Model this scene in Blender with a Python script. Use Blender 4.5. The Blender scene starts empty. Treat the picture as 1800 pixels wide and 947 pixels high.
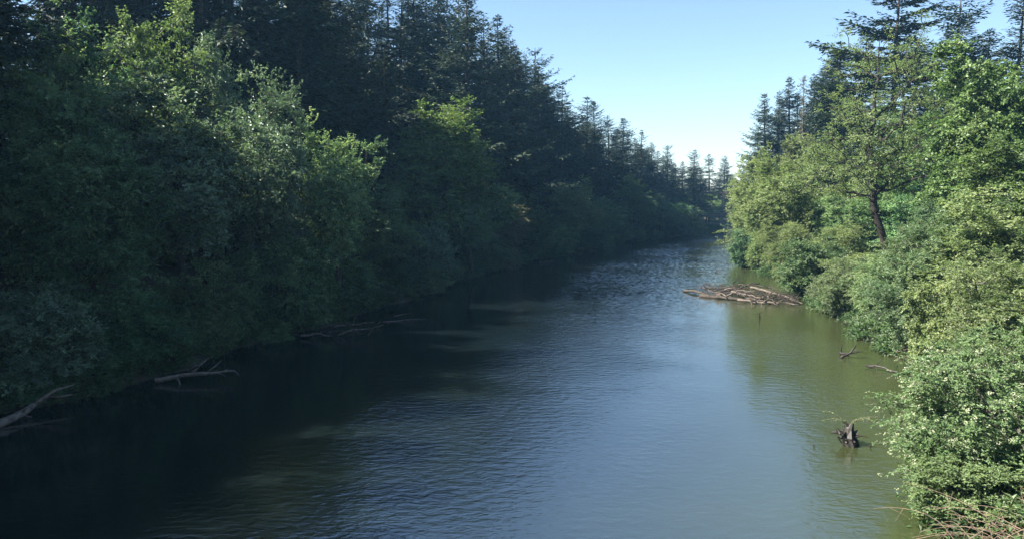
import bpy, math, random
import numpy as np

SC = bpy.context.scene
COL = SC.collection
PI = math.pi

# ------------------------------------------------------------------ frame of reference
# camera stands on a road bridge 9 m above the river, x right, y downstream, z up, water at z = 0
CAM_H, F, HOR = 9.0, 1386.0, 350.0


def lat(px, d):
    """Lateral offset of something seen at column px of the 1800 px photograph, d metres downstream."""
    return (px - 900.0) / F * d


def topz(py, d):
    return CAM_H + (HOR - py) / F * d


LEFT = np.array([(-200, -60), (-60, -36), (0, -29), (20, -24.5), (31, -21.4), (38, -18.6), (43, -17), (52, -15), (58, -12.6), (69, -9.6), (83, -7),
                 (104, -1.2), (131, 8.5), (160, 21.5), (183, 36), (201, 47), (215, 54), (235, 68), (260, 90), (300, 132), (400, 245), (700, 600)], float)
RIGHT = np.array([(-200, -10), (-60, 4), (0, 8), (15, 10.4), (22, 12.4), (30, 17), (39.6, 20.9), (54, 23.6), (67, 25.8), (83, 29.2), (96, 30.2), (120, 34.5),
                  (139, 40), (165, 48), (178, 54.5), (195, 66), (210, 79), (230, 99), (260, 127), (300, 170), (400, 285), (700, 640)], float)


def xl(y):
    return np.interp(y, LEFT[:, 0], LEFT[:, 1]) + 0.5 * np.sin(np.asarray(y) * 0.37) + 0.35 * np.sin(np.asarray(y) * 0.91 + 1)


def xr(y):
    return np.interp(y, RIGHT[:, 0], RIGHT[:, 1]) + 0.4 * np.sin(np.asarray(y) * 0.43 + 2) + 0.3 * np.sin(np.asarray(y) * 1.07)


PL_S = [-40, -4, -1.2, 0, 1.2, 3, 7, 15, 32, 80, 400, 2000]
PL_H = [-2.4, -2.0, -0.6, -0.12, 0.55, 1.0, 2.0, 4.0, 7.5, 13, 18, 18]
PR_H = [-2.4, -2.0, -0.6, -0.12, 0.45, 0.8, 1.5, 2.6, 4.5, 8, 12, 12]


def ground_z(x, y):
    x, y = np.asarray(x, float), np.asarray(y, float)
    # widening factor: the river runs obliquely to x, so distances across it are shorter than x offsets
    sl = (np.interp(y + 2, LEFT[:, 0], LEFT[:, 1]) - np.interp(y - 2, LEFT[:, 0], LEFT[:, 1])) / 4
    k = 1 / np.sqrt(1 + sl * sl)
    a, b = (xl(y) - x) * k, (x - xr(y)) * k
    h = np.where(a > b, np.interp(a, PL_S, PL_H), np.interp(b, PL_S, PR_H))
    s = np.maximum(a, b)
    n = 0.25 * np.sin(x * 0.31 + 1.3 * np.sin(y * 0.17)) + 0.2 * np.sin(y * 0.41 + x * 0.13) + 0.08 * np.sin(x * 1.3 + y * 0.9)
    return h + n * np.clip(s / 4, 0, 1)


def gz(x, y):
    return float(ground_z(x, y))


# ------------------------------------------------------------------ mesh helpers
def np_mesh(name, V, Fq, mat=None, smooth=False, face_attr=None, point_attr=None):
    me = bpy.data.meshes.new(name)
    V = np.ascontiguousarray(V, np.float32)
    me.vertices.add(len(V))
    me.vertices.foreach_set('co', V.ravel())
    faces = Fq if isinstance(Fq, list) else [Fq]
    faces = [np.asarray(f, np.int32) for f in faces if len(f)]
    tot = np.concatenate([np.full(len(f), f.shape[1], np.int32) for f in faces])
    idx = np.concatenate([f.ravel() for f in faces])
    me.loops.add(len(idx))
    me.loops.foreach_set('vertex_index', idx)
    me.polygons.add(len(tot))
    start = np.concatenate([[0], np.cumsum(tot)[:-1]]).astype(np.int32)
    me.polygons.foreach_set('loop_start', start)
    me.polygons.foreach_set('use_smooth', np.full(len(tot), smooth))
    me.update(calc_edges=True)
    for nm, arr in (face_attr or {}).items():
        at = me.attributes.new(nm, 'FLOAT', 'FACE')
        at.data.foreach_set('value', np.ascontiguousarray(arr, np.float32))
    for nm, arr in (point_attr or {}).items():
        at = me.attributes.new(nm, 'FLOAT', 'POINT')
        at.data.foreach_set('value', np.ascontiguousarray(arr, np.float32))
    if mat:
        me.materials.append(mat)
    return me


def unit(a):
    return a / np.maximum(np.linalg.norm(a, axis=-1, keepdims=True), 1e-9)


def tubes(P0, P1, R0, R1, sides):
    """Open frusta, all segments at once."""
    P0, P1 = np.asarray(P0, float), np.asarray(P1, float)
    n = len(P0)
    if n == 0:
        return np.zeros((0, 3)), np.zeros((0, 4), int)
    D = unit(P1 - P0)
    ref = np.where(np.abs(D[:, 2:3]) > 0.9, [[1.0, 0, 0]], [[0, 0, 1.0]])
    U = unit(np.cross(D, ref))
    W = np.cross(D, U)
    a = np.arange(sides) / sides * 2 * PI
    ring = np.cos(a)[None, :, None] * U[:, None, :] + np.sin(a)[None, :, None] * W[:, None, :]
    A = P0[:, None, :] + ring * np.asarray(R0)[:, None, None]
    B = P1[:, None, :] + ring * np.asarray(R1)[:, None, None]
    V = np.concatenate([A, B], axis=1).reshape(-1, 3)
    base = (np.arange(n) * 2 * sides)[:, None]
    i = np.arange(sides)[None, :]
    j = (np.arange(sides) + 1)[None, :] % sides
    Q = np.stack([base + i, base + j, base + sides + j, base + sides + i], axis=-1).reshape(-1, 4)
    return V, Q


def join(parts):
    Vs, Fs, off = [], {}, 0
    for V, Q in parts:
        if len(V) == 0:
            continue
        Vs.append(V)
        Q = np.asarray(Q)
        Fs.setdefault(Q.shape[1], []).append(Q + off)
        off += len(V)
    return np.concatenate(Vs), [np.concatenate(f) for f in Fs.values()]


def leaf_faces(P, D, N, L, W, fold=0.25, bend=0.15):
    """Folded pointed leaves: one four-cornered face each."""
    S = unit(np.cross(D, N))
    N = np.cross(S, D)
    L, W = L[:, None], W[:, None]
    m = P + D * L * 0.45
    V = np.stack([P, m + S * W * 0.5 + N * W * fold, P + D * L - N * L * bend, m - S * W * 0.5 + N * W * fold], axis=1).reshape(-1, 3)
    Q = np.arange(len(P) * 4).reshape(-1, 4)
    return V, Q


# ------------------------------------------------------------------ materials
def new_mat(name):
    m = bpy.data.materials.new(name)
    m.use_nodes = True
    nt = m.node_tree
    nt.nodes.clear()
    out = nt.nodes.new('ShaderNodeOutputMaterial')
    return m, nt, out


def N(nt, t, **kw):
    n = nt.nodes.new(t)
    for k, v in kw.items():
        setattr(n, k, v)
    return n


def ramp(nt, fac, stops):
    r = N(nt, 'ShaderNodeValToRGB')
    e = r.color_ramp.elements
    while len(e) < len(stops):
        e.new(0.5)
    for el, (p, c) in zip(e, stops):
        el.position = p
        el.color = (*c, 1)
    nt.links.new(fac, r.inputs[0])
    return r.outputs[0]


def math_node(nt, op, a, b=None, c=None, clamp=False):
    m = N(nt, 'ShaderNodeMath', operation=op, use_clamp=clamp)
    for i, v in enumerate((a, b, c)):
        if v is None:
            continue
        if isinstance(v, (int, float)):
            m.inputs[i].default_value = v
        else:
            nt.links.new(v, m.inputs[i])
    return m.outputs[0]


def leaf_material(name, dark, mid, light, trans=0.35, rough=0.5, spec=0.35, hue=0.03, val=0.35, tboost=1.25):
    m, nt, out = new_mat(name)
    at = N(nt, 'ShaderNodeAttribute', attribute_name='tint')
    col = ramp(nt, at.outputs['Fac'], [(0.0, dark), (0.5, mid), (1.0, light)])
    oi = N(nt, 'ShaderNodeObjectInfo')
    h = N(nt, 'ShaderNodeHueSaturation')
    hv = math_node(nt, 'MULTIPLY_ADD', oi.outputs['Random'], hue * 2, 0.5 - hue)
    r2 = math_node(nt, 'FRACT', math_node(nt, 'MULTIPLY', oi.outputs['Random'], 17.31))
    vv = math_node(nt, 'MULTIPLY_ADD', r2, val * 2, 1 - val)
    nt.links.new(hv, h.inputs['Hue'])
    nt.links.new(vv, h.inputs['Value'])
    nt.links.new(col, h.inputs['Color'])
    pb = N(nt, 'ShaderNodeBsdfPrincipled')
    pb.inputs['Roughness'].default_value = rough
    pb.inputs['Specular IOR Level'].default_value = spec
    nt.links.new(h.outputs[0], pb.inputs['Base Color'])
    tr = N(nt, 'ShaderNodeBsdfTranslucent')
    mx = N(nt, 'ShaderNodeMix', data_type='RGBA', blend_type='MULTIPLY')
    mx.inputs[0].default_value = 1
    nt.links.new(h.outputs[0], mx.inputs[6])
    mx.inputs[7].default_value = (1.08 * tboost, 1.12 * tboost, 0.65 * tboost, 1)
    nt.links.new(mx.outputs[2], tr.inputs[0])
    ms = N(nt, 'ShaderNodeMixShader')
    ms.inputs[0].default_value = trans
    nt.links.new(pb.outputs[0], ms.inputs[1])
    nt.links.new(tr.outputs[0], ms.inputs[2])
    nt.links.new(ms.outputs[0], out.inputs[0])
    return m


def bark_material(name, c1, c2, scale=6.0, stretch=0.25, rough=0.9, bump=0.5, moss=None):
    m, nt, out = new_mat(name)
    tc = N(nt, 'ShaderNodeTexCoord')
    mp = N(nt, 'ShaderNodeMapping')
    mp.inputs['Scale'].default_value = (1, 1, stretch)
    nt.links.new(tc.outputs['Object'], mp.inputs[0])
    no = N(nt, 'ShaderNodeTexNoise')
    no.inputs['Scale'].default_value = scale
    no.inputs['Detail'].default_value = 6
    no.inputs['Roughness'].default_value = 0.65
    nt.links.new(mp.outputs[0], no.inputs['Vector'])
    stops = [(0.3, c1), (0.7, c2)]
    if moss:
        stops = [(0.25, c1), (0.5, c2), (0.75, moss)]
    col = ramp(nt, no.outputs[0], stops)
    pb = N(nt, 'ShaderNodeBsdfPrincipled')
    pb.inputs['Roughness'].default_value = rough
    pb.inputs['Specular IOR Level'].default_value = 0.25
    nt.links.new(col, pb.inputs['Base Color'])
    bp = N(nt, 'ShaderNodeBump')
    bp.inputs['Strength'].default_value = bump
    bp.inputs['Distance'].default_value = 0.03
    nt.links.new(no.outputs[0], bp.inputs['Height'])
    nt.links.new(bp.outputs[0], pb.inputs['Normal'])
    nt.links.new(pb.outputs[0], out.inputs[0])
    return m


M = {}
M['bark'] = bark_material('bark', (0.018, 0.015, 0.011), (0.07, 0.06, 0.045))
M['bark_dark'] = bark_material('bark_dark', (0.012, 0.010, 0.008), (0.045, 0.038, 0.028))
M['bark_grey'] = bark_material('bark_grey', (0.025, 0.022, 0.017), (0.11, 0.10, 0.078), moss=(0.055, 0.065, 0.03))
M['bark_fir'] = bark_material('bark_fir', (0.02, 0.015, 0.011), (0.075, 0.055, 0.04))
M['driftwood'] = bark_material('driftwood', (0.045, 0.035, 0.027), (0.22, 0.18, 0.145), scale=5, stretch=1, rough=0.85)
M['driftwood_dark'] = bark_material('driftwood_dark', (0.016, 0.013, 0.010), (0.075, 0.06, 0.047), scale=5, stretch=1)
M['driftwood_sunlit'] = bark_material('driftwood_sunlit', (0.028, 0.022, 0.017), (0.145, 0.118, 0.093), scale=5, stretch=1, rough=0.85)  # driftwood toned down for the sunlit pile; logs in left-bank shade stay paler
M['wet_wood'] = bark_material('wet_wood', (0.008, 0.007, 0.005), (0.034, 0.028, 0.022), scale=7, stretch=1, rough=0.5)
M['dry_twig'] = bark_material('dry_twig', (0.09, 0.065, 0.045), (0.27, 0.20, 0.14), scale=8, stretch=1)
# foliage
M['leaf_alder'] = leaf_material('leaf_alder', (0.040, 0.082, 0.038), (0.105, 0.185, 0.082), (0.20, 0.28, 0.13), trans=0.4, val=0.36)
M['leaf_greyish'] = leaf_material('leaf_greyish', (0.045, 0.082, 0.047), (0.10, 0.16, 0.095), (0.18, 0.25, 0.155), rough=0.42, spec=0.5, hue=0.01, val=0.1)
M['leaf_brownish'] = leaf_material('leaf_brownish', (0.06, 0.075, 0.038), (0.13, 0.135, 0.08), (0.23, 0.20, 0.14), hue=0.01, val=0.1)
M['leaf_maple'] = leaf_material('leaf_maple', (0.05, 0.09, 0.028), (0.098, 0.155, 0.045), (0.155, 0.215, 0.075), trans=0.38, hue=0.01, val=0.15)
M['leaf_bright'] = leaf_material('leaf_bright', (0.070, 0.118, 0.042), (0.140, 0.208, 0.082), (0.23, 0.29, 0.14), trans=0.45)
M['leaf_willow'] = leaf_material('leaf_willow', (0.072, 0.12, 0.046), (0.138, 0.195, 0.083), (0.225, 0.275, 0.14), trans=0.36, rough=0.45, spec=0.4)
M['leaf_elder'] = leaf_material('leaf_elder', (0.070, 0.118, 0.044), (0.120, 0.182, 0.072), (0.165, 0.228, 0.10), trans=0.36, rough=0.5, spec=0.3, hue=0.01, val=0.05)
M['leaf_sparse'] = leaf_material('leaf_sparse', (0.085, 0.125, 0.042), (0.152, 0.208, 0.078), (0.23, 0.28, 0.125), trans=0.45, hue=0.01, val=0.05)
M['needles'] = leaf_material('needles', (0.007, 0.017, 0.011), (0.016, 0.034, 0.019), (0.046, 0.062, 0.028), trans=0.12, rough=0.6, hue=0.025, val=0.3)
M['undergrowth'] = leaf_material('undergrowth', (0.03, 0.055, 0.018), (0.055, 0.10, 0.03), (0.12, 0.15, 0.06))
M['blossom'] = leaf_material('blossom', (0.30, 0.33, 0.19), (0.38, 0.41, 0.26), (0.46, 0.48, 0.34), trans=0.3, hue=0.0, val=0.0, tboost=0.9)


# ------------------------------------------------------------------ broadleaf trees
def skeleton(rng, trunk, targets, kpath=0.35, step=0.9, arch=0.12, first=0):
    """Grow limbs: each target joins the existing wood where the join is shortest."""
    cap = len(trunk) + int(sum(np.linalg.norm(t - trunk.mean(0)) for t in targets) / step * 2.5) + 4000
    P = np.zeros((cap, 3))
    par = np.full(cap, -1)
    path = np.zeros(cap)
    n = len(trunk)
    P[:n] = trunk
    par[1:n] = np.arange(n - 1)
    path[1:n] = np.cumsum(np.linalg.norm(np.diff(trunk, axis=0), axis=1))
    ok = np.zeros(cap, bool)
    ok[first:n] = True
    d0 = np.array([np.linalg.norm(trunk - t, axis=1).min() for t in targets])
    tips = []
    for ti in np.argsort(d0):
        t = targets[ti]
        v = t - P[:n]
        d = np.linalg.norm(v, axis=1)
        cost = d + kpath * path[:n] + np.where(v[:, 2] < 0, -v[:, 2] * 0.6, 0) + np.where(ok[:n], 0, 1e6)
        j = int(np.argmin(cost))
        m = max(1, int(math.ceil(d[j] / step)))
        p0 = P[j].copy()
        ctrl = p0 + (t - p0) * 0.5 + np.array([0, 0, arch * d[j]]) + rng.normal(0, 0.07 * d[j], 3)
        prev = j
        for k in range(1, m + 1):
            f = k / m
            q = (1 - f) ** 2 * p0 + 2 * f * (1 - f) * ctrl + f * f * t
            if k < m:
                q = q + rng.normal(0, 0.035 * step, 3)
            P[n] = q
            par[n] = prev
            path[n] = path[prev] + np.linalg.norm(q - P[prev])
            ok[n] = True
            prev = n
            n += 1
        tips.append(prev)
    return P[:n], par[:n], tips


def wood_mesh(P, par, r_base, r_tip, power=2.4):
    n = len(P)
    acc = np.zeros(n)
    has = np.zeros(n, bool)
    has[par[par >= 0]] = True
    acc[~has] = r_tip ** power
    for i in range(n - 1, 0, -1):
        acc[par[i]] += acc[i]
    r = acc ** (1 / power)
    s = np.clip(r / r.max(), 0, 1)
    r = r_tip + (r - r_tip) * (r_base - r_tip) / max(r.max() - r_tip, 1e-6)
    ch = np.arange(1, n)
    pr = par[1:]
    r0 = np.minimum(r[pr], r[ch] * 1.35)
    root = pr == 0
    r0[root] = r[0] * 1.25
    big = r[ch] > 0.05
    A = tubes(P[pr][big], P[ch][big], r0[big], r[ch][big], 8)
    B = tubes(P[pr][~big], P[ch][~big], r0[~big], r[ch][~big], 4)
    return join([A, B])


def clump_leaves(rng, C, RC, outward, twigs, per, lsize, aspect, up=0.25, droop=0.15, flat=0.65, clump_tint=0.22, spread=0.28):
    nc = len(C)
    c = np.repeat(np.arange(nc), twigs)
    nt_ = len(c)
    rc = RC[c]
    o = C[c] + rng.normal(0, spread, (nt_, 3)) * rc[:, None] * [1, 1, flat]
    d = unit(rng.normal(0, 1, (nt_, 3)) * [1, 1, flat] + outward[c] * 0.75 + [0, 0, up])
    ln = rc * rng.uniform(0.55, 1.2, nt_)
    t = np.repeat(np.arange(nt_), per)
    f = (np.tile(np.arange(per), nt_) + rng.uniform(0.2, 1.0, nt_ * per)) / per
    dd = d[t]
    L = ln[t]
    P = o[t] + dd * (L * f)[:, None] - np.array([0, 0, 1.0]) * (droop * L * f * f)[:, None] + rng.normal(0, 0.04, (len(t), 3)) * L[:, None]
    perp = unit(np.cross(dd, [0, 0, 1.0]) + rng.normal(0, 0.25, dd.shape))
    side = np.where(np.tile(np.arange(per), nt_) % 2 == 0, 1.0, -1.0)[:, None]
    D = unit(dd * 0.55 + perp * side * 0.8 + rng.normal(0, 0.3, dd.shape) + [0, 0, -0.2])
    Nn = unit(outward[c][t] * 0.55 + [0, 0, 0.75] + rng.normal(0, 0.5, dd.shape))
    ls = lsize * rng.uniform(0.6, 1.3, len(t))
    V, Q = leaf_faces(P, D, Nn, ls, ls * aspect * rng.uniform(0.8, 1.2, len(t)))
    ct = rng.normal(0.45, clump_tint, nc)
    tt = rng.normal(0, 0.10, nt_)
    tint = np.clip(ct[c][t] + tt[t] + rng.normal(0, 0.13, len(t)) + 0.12 * f, 0, 1)
    tw = tubes(o, o + d * (ln * 0.9)[:, None] - np.array([0, 0, 1.0]) * (droop * ln * 0.8)[:, None], np.full(nt_, 0.012), np.full(nt_, 0.004), 3)
    return V, Q, tint, tw


def broadleaf(seed, H, R, leafmat, barkmat, n_clumps=260, rc=1.1, twigs=12, per=12, lsize=0.22, aspect=0.6, base=0.06, lobes=12, lobe_amp=0.42, widest=0.42,
              trunk_r=0.22, tip_r=0.018, top_sharp=1.0, multi=1, up=0.25, droop=0.15, shell=0.5, kpath=0.35, arch=0.12, inner=0.3, step=0.9, lean=0.0, flat=0.65, extra_targets=None, spread=0.28, trunk_path=None):
    rng = np.random.default_rng(seed)
    zc0, zc1 = base * H, H
    ld = unit(rng.normal(0, 1, (lobes, 3)) + [0, 0, 0.25])
    lw = rng.uniform(0.6, 1.1, lobes)
    u = unit(rng.normal(0, 1, (n_clumps * 3, 3)))
    lob = (lw[None] * np.exp((u @ ld.T - 1) * 7)).max(1)
    rad = rng.uniform(0, 1, len(u)) ** shell * (1 - inner) + inner
    rad = rad * (1 - lobe_amp + lobe_amp * 1.35 * lob)
    zz = u[:, 2] * rad
    wz = widest
    z = np.where(zz > 0, wz + zz * (1 - wz), wz + zz * wz)
    q = u[:, :2] * rad[:, None] * R
    if top_sharp != 1.0:
        q *= (np.clip(1 - np.clip(zz, 0, 1), 0.05, 1) ** (top_sharp - 1))[:, None]
    T = np.column_stack([q, zc0 + z * (zc1 - zc0)])[:n_clumps]
    T[:, 2] = np.clip(T[:, 2], 0.35, None)
    ctr = np.array([0, 0, zc0 + wz * (zc1 - zc0)])
    outw = unit((T - ctr) * [1, 1, 0.8 * R * 2 / max(H, 0.1)])
    woods = []
    tw_h = H * 0.80
    nz = max(6, int(tw_h / 1.0))
    owner = rng.integers(0, multi, len(T)) if multi > 1 else np.zeros(len(T), int)
    for k in range(multi):
        f = np.linspace(0, 1, nz)
        a0 = rng.uniform(0, 2 * PI) if multi == 1 else k / multi * 2 * PI + rng.uniform(-0.3, 0.3)
        off = lean if multi == 1 else 0.45 * R
        tr = np.column_stack([math.cos(a0) * off * f ** 1.3, math.sin(a0) * off * f ** 1.3, f * tw_h * (1 if multi == 1 else rng.uniform(0.75, 1.0))])
        wob = np.cumsum(rng.normal(0, 0.10, (nz, 2)) * (tw_h / nz), axis=0)
        tr[1:, :2] += wob[1:] - wob[1]
        if multi > 1:
            tr[:, :2] += [math.cos(a0) * 0.25, math.sin(a0) * 0.25]
        tr[0, 2] = -0.5
        if trunk_path is not None:
            tr = np.asarray(trunk_path, float)
        if multi > 1:
            dd = np.arctan2(T[:, 1], T[:, 0])
            sel = (np.round((dd - a0) / (2 * PI) * multi).astype(int) % multi) == 0
            Tk = T[sel]
        else:
            Tk = T if extra_targets is None else np.concatenate([T, extra_targets])
        if len(Tk) == 0:
            continue
        P, par, tips = skeleton(rng, tr, Tk, kpath, step, arch, first=max(1, int(nz * max(base * 0.7, 0.08))))
        woods.append(wood_mesh(P, par, trunk_r / math.sqrt(multi), tip_r))
    RC = rc * rng.uniform(0.65, 1.25, len(T))
    V, Q, tint, tw = clump_leaves(rng, T, RC, outw, twigs, per, lsize, aspect, up, droop, flat, spread=spread)
    # merge wood pieces of several stems
    allV, f8, off = [], [], 0
    quads = []
    for v, fs in woods:
        allV.append(v)
        for f in fs:
            quads.append(f + off)
        off += len(v)
    allV.append(tw[0])
    quads.append(tw[1] + off)
    trunk_me = np_mesh('trunk', np.concatenate(allV), [np.concatenate(quads)], M[barkmat], smooth=True)
    crown_me = np_mesh('crown', V, Q, M[leafmat], face_attr={'tint': tint})
    return dict(H=H, R=R, parts=[('trunk', trunk_me), ('crown', crown_me)], T=T, outw=outw, RC=RC)


# ------------------------------------------------------------------ firs
def fir(seed, H=36.0, R=4.6, base=0.12, whorl=0.62, per_whorl=5, gap=0.0, ragged=0.35, taper=0.85, droop=0.25, tuft=0.42, dens=1.0, trunk_r=0.42, crown_mat='needles', top_open=0.0):
    rng = np.random.default_rng(seed)
    nb = 0
    BP0, BP1, BR0, BR1 = [], [], [], []
    LP, LD, LN, LL, LW, LT = [], [], [], [], [], []
    z = base * H
    ph0, ph1 = rng.uniform(0, 6.28, 2)
    nz = 24
    f = np.linspace(0, 1, nz)
    tr = np.column_stack([np.cumsum(rng.normal(0, 0.035, nz)), np.cumsum(rng.normal(0, 0.035, nz)), f * H])
    tr[0] = (0, 0, -0.6)
    rr = trunk_r * (1 - f) ** 0.85 + 0.015
    TP = (tr[:-1], tr[1:], rr[:-1], rr[1:])
    while z < H - 0.25:
        t = (z - base * H) / (H - base * H)
        env = R * (1 - t) ** taper * min(1.0, 0.45 + 3.2 * t)
        env = max(env, 0.15)
        cx, cy = np.interp(z, tr[:, 2], tr[:, 0]), np.interp(z, tr[:, 2], tr[:, 1])
        a0 = rng.uniform(0, 2 * PI)
        k_ = max(3, int(round(per_whorl + rng.normal(0, 0.8))))
        for k in range(k_):
            if rng.random() < gap:
                continue
            a = a0 + k * 2 * PI / k_ + rng.normal(0, 0.4)
            zj = z
            z = zj + rng.normal(0, 0.22) * min(1, env / 2)
            side = 1 + 0.30 * math.sin(a - ph0 + 0.16 * z) + 0.22 * math.sin(2 * a + ph1 - 0.35 * z) + 0.16 * math.sin(ph1 * 3 + 1.1 * z)
            ln = env * side * rng.uniform(1 - ragged, 1 + ragged * 0.6)
            if rng.random() < 0.06:
                ln *= 1.25
            slope = (0.55 * t ** 1.5 - droop * (1 - t)) + rng.normal(0, 0.10)
            m = max(3, int(ln / 0.5))
            ff = np.linspace(0, 1, m + 1)
            hz = np.cos(a), np.sin(a)
            sag = slope * ff - droop * 0.7 * ff * (1 - ff) * 1.2 + 0.16 * ff ** 2.5
            pts = np.column_stack([cx + hz[0] * ln * ff, cy + hz[1] * ln * ff, z + ln * sag])
            pts[1:, :2] += np.cumsum(rng.normal(0, 0.02 * ln / m * 3, (m, 2)), axis=0)
            r = 0.012 + 0.011 * ln * (1 - ff)
            BP0.append(pts[:-1]); BP1.append(pts[1:]); BR0.append(r[:-1]); BR1.append(r[1:])
            z = zj
            # side sprays
            ns = max(4, int(ln / 0.25 * dens))
            sf = np.linspace(0.12 if t > 0.5 else 0.22, 1.0, ns) + rng.normal(0, 0.01, ns)
            sf = np.clip(sf, 0.05, 1)
            px = np.column_stack([np.interp(sf, ff, pts[:, i]) for i in range(3)])
            tang = unit(pts[-1] - pts[0])
            perp = unit(np.cross(tang, [0, 0, 1.0]))
            for sgn in (-1, 1):
                tl = np.clip(0.45 * ln * (1.05 - sf) ** 0.8, 0.12, 1.7) * rng.uniform(0.6, 1.25, ns)
                td = unit(tang[None] * 0.75 + perp[None] * sgn * 0.85 + rng.normal(0, 0.16, (ns, 3)) + [0, 0, -0.18])
                nq = np.maximum(1, np.round(tl / (tuft * 0.62)).astype(int))
                idx = np.repeat(np.arange(ns), nq)
                j = np.arange(len(idx)) - np.repeat(np.cumsum(nq) - nq, nq)
                g = (j + rng.uniform(0.0, 0.4, len(idx))) / nq[idx]
                p = px[idx] + td[idx] * (tl[idx] * g)[:, None] + [0, 0, -1] * (0.22 * tl[idx] * g * g)[:, None]
                dd = unit(td[idx] + rng.normal(0, 0.28, (len(idx), 3)) + [0, 0, -0.12])
                LP.append(p); LD.append(dd)
                LN.append(unit(rng.normal(0, 0.45, (len(idx), 3)) + [0, 0, 1.0]))
                LL.append(tuft * rng.uniform(0.7, 1.35, len(idx)))
                LW.append(tuft * 0.46 * rng.uniform(0.7, 1.3, len(idx)))
                LT.append(np.clip(rng.normal(0.35, 0.16, len(idx)) + 0.25 * sf[idx] + 0.3 * g * (sf[idx] > .5), 0, 1))
        z += whorl * (1 - 0.2 * t) * rng.uniform(0.5, 1.6)
    # leader tuft
    tp = tr[-1][None] + rng.normal(0, 0.03, (14, 3)) - np.array([0, 0, 1]) * np.linspace(0.0, 0.6, 14)[:, None]
    LP.append(tp); LD.append(unit(rng.normal(0, 0.4, (14, 3)) + [0, 0, 0.9])); LN.append(unit(rng.normal(0, 1, (14, 3))))
    LL.append(np.full(14, 0.22)); LW.append(np.full(14, 0.05)); LT.append(np.full(14, 0.5))
    c = np.concatenate
    V, Q = leaf_faces(c(LP), c(LD), c(LN), c(LL), c(LW), fold=0.12, bend=0.1)
    A = tubes(*TP, 8)
    B = tubes(c(BP0), c(BP1), c(BR0), c(BR1), 3)
    Vt, Ft = join([A, B])
    return dict(H=H, R=R, parts=[('trunk', np_mesh('trunk', Vt, Ft, M['bark_fir'], smooth=True)),
                                 ('crown', np_mesh('crown', V, Q, M[crown_mat], face_attr={'tint': c(LT)}))])


# ------------------------------------------------------------------ placing things
def tag(o, label=None, cat=None, group=None, kind=None):
    if label: o['label'] = label
    if cat: o['category'] = cat
    if group: o['group'] = group
    if kind: o['kind'] = kind
    return o


def obj(name, me, parent=None):
    o = bpy.data.objects.new(name, me)
    COL.objects.link(o)
    if parent: o.parent = parent
    return o


RNG = random.Random(7)


def plant(proto, name, x, y, top, R, label, cat, group=None, rot=None, z=None, dz=-0.15, leaf=None):
    """One tree as a thing: an Empty at its foot and its parts; copies share mesh data."""
    b = (gz(x, y) if z is None else z) + dz
    e = obj(name, None)
    e.location = (x, y, b)
    sz = (top - b) / proto['H']
    sx = R / proto['R']
    e.scale = (sx, sx, sz)
    e.rotation_euler = (RNG.uniform(-0.035, 0.035), RNG.uniform(-0.035, 0.035), RNG.uniform(0, 2 * PI) if rot is None else rot)
    tag(e, label, cat, group)
    for pn, me in proto['parts']:
        o = obj(pn, me, e)
        if leaf and pn == 'crown':
            o.material_slots[0].link = 'OBJECT'
            o.material_slots[0].material = M[leaf]
    return e



# ------------------------------------------------------------------ prototypes
ALDER = [broadleaf(11, 16, 4.6, 'leaf_alder', 'bark', n_clumps=300, rc=1.05, twigs=13, per=13, lsize=0.21, widest=0.48, base=0.04, lobes=9, lobe_amp=0.55, inner=0.45),
         broadleaf(12, 16, 4.6, 'leaf_alder', 'bark', n_clumps=290, rc=1.1, twigs=13, per=13, lsize=0.21, widest=0.55, base=0.05, lobes=8, lobe_amp=0.6, inner=0.45),
         broadleaf(13, 16, 4.6, 'leaf_alder', 'bark', n_clumps=300, rc=1.0, twigs=13, per=13, lsize=0.20, widest=0.42, base=0.03, lobes=11, lobe_amp=0.55, inner=0.4)]
BUSH = [broadleaf(21, 7, 3.6, 'leaf_alder', 'bark', n_clumps=230, rc=0.75, twigs=13, per=13, lsize=0.17, widest=0.35, base=0.0, multi=4, trunk_r=0.16, step=0.6, tip_r=0.01),
        broadleaf(22, 7, 3.6, 'leaf_alder', 'bark', n_clumps=230, rc=0.75, twigs=13, per=13, lsize=0.17, widest=0.30, base=0.0, multi=5, trunk_r=0.16, step=0.6, lobes=9, lobe_amp=0.5, tip_r=0.01)]
WILLOW = [broadleaf(31, 8, 3.6, 'leaf_willow', 'bark_grey', n_clumps=280, rc=0.75, twigs=15, per=16, lsize=0.16, aspect=0.36, widest=0.42, base=0.0, multi=4, trunk_r=0.2, step=0.6, droop=0.35, lobes=14, tip_r=0.01),
          broadleaf(32, 8, 3.6, 'leaf_willow', 'bark_grey', n_clumps=270, rc=0.8, twigs=15, per=16, lsize=0.16, aspect=0.36, widest=0.36, base=0.0, multi=5, trunk_r=0.2, step=0.6, droop=0.35, lobes=10, lobe_amp=0.5, tip_r=0.01)]
MAPLE = [broadleaf(41, 18, 5.2, 'leaf_maple', 'bark', n_clumps=290, rc=1.1, twigs=12, per=13, lsize=0.225, aspect=0.85, widest=0.45, base=0.16, lobes=14, lobe_amp=0.5, trunk_r=0.3, flat=0.5, droop=0.3)]
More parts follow.
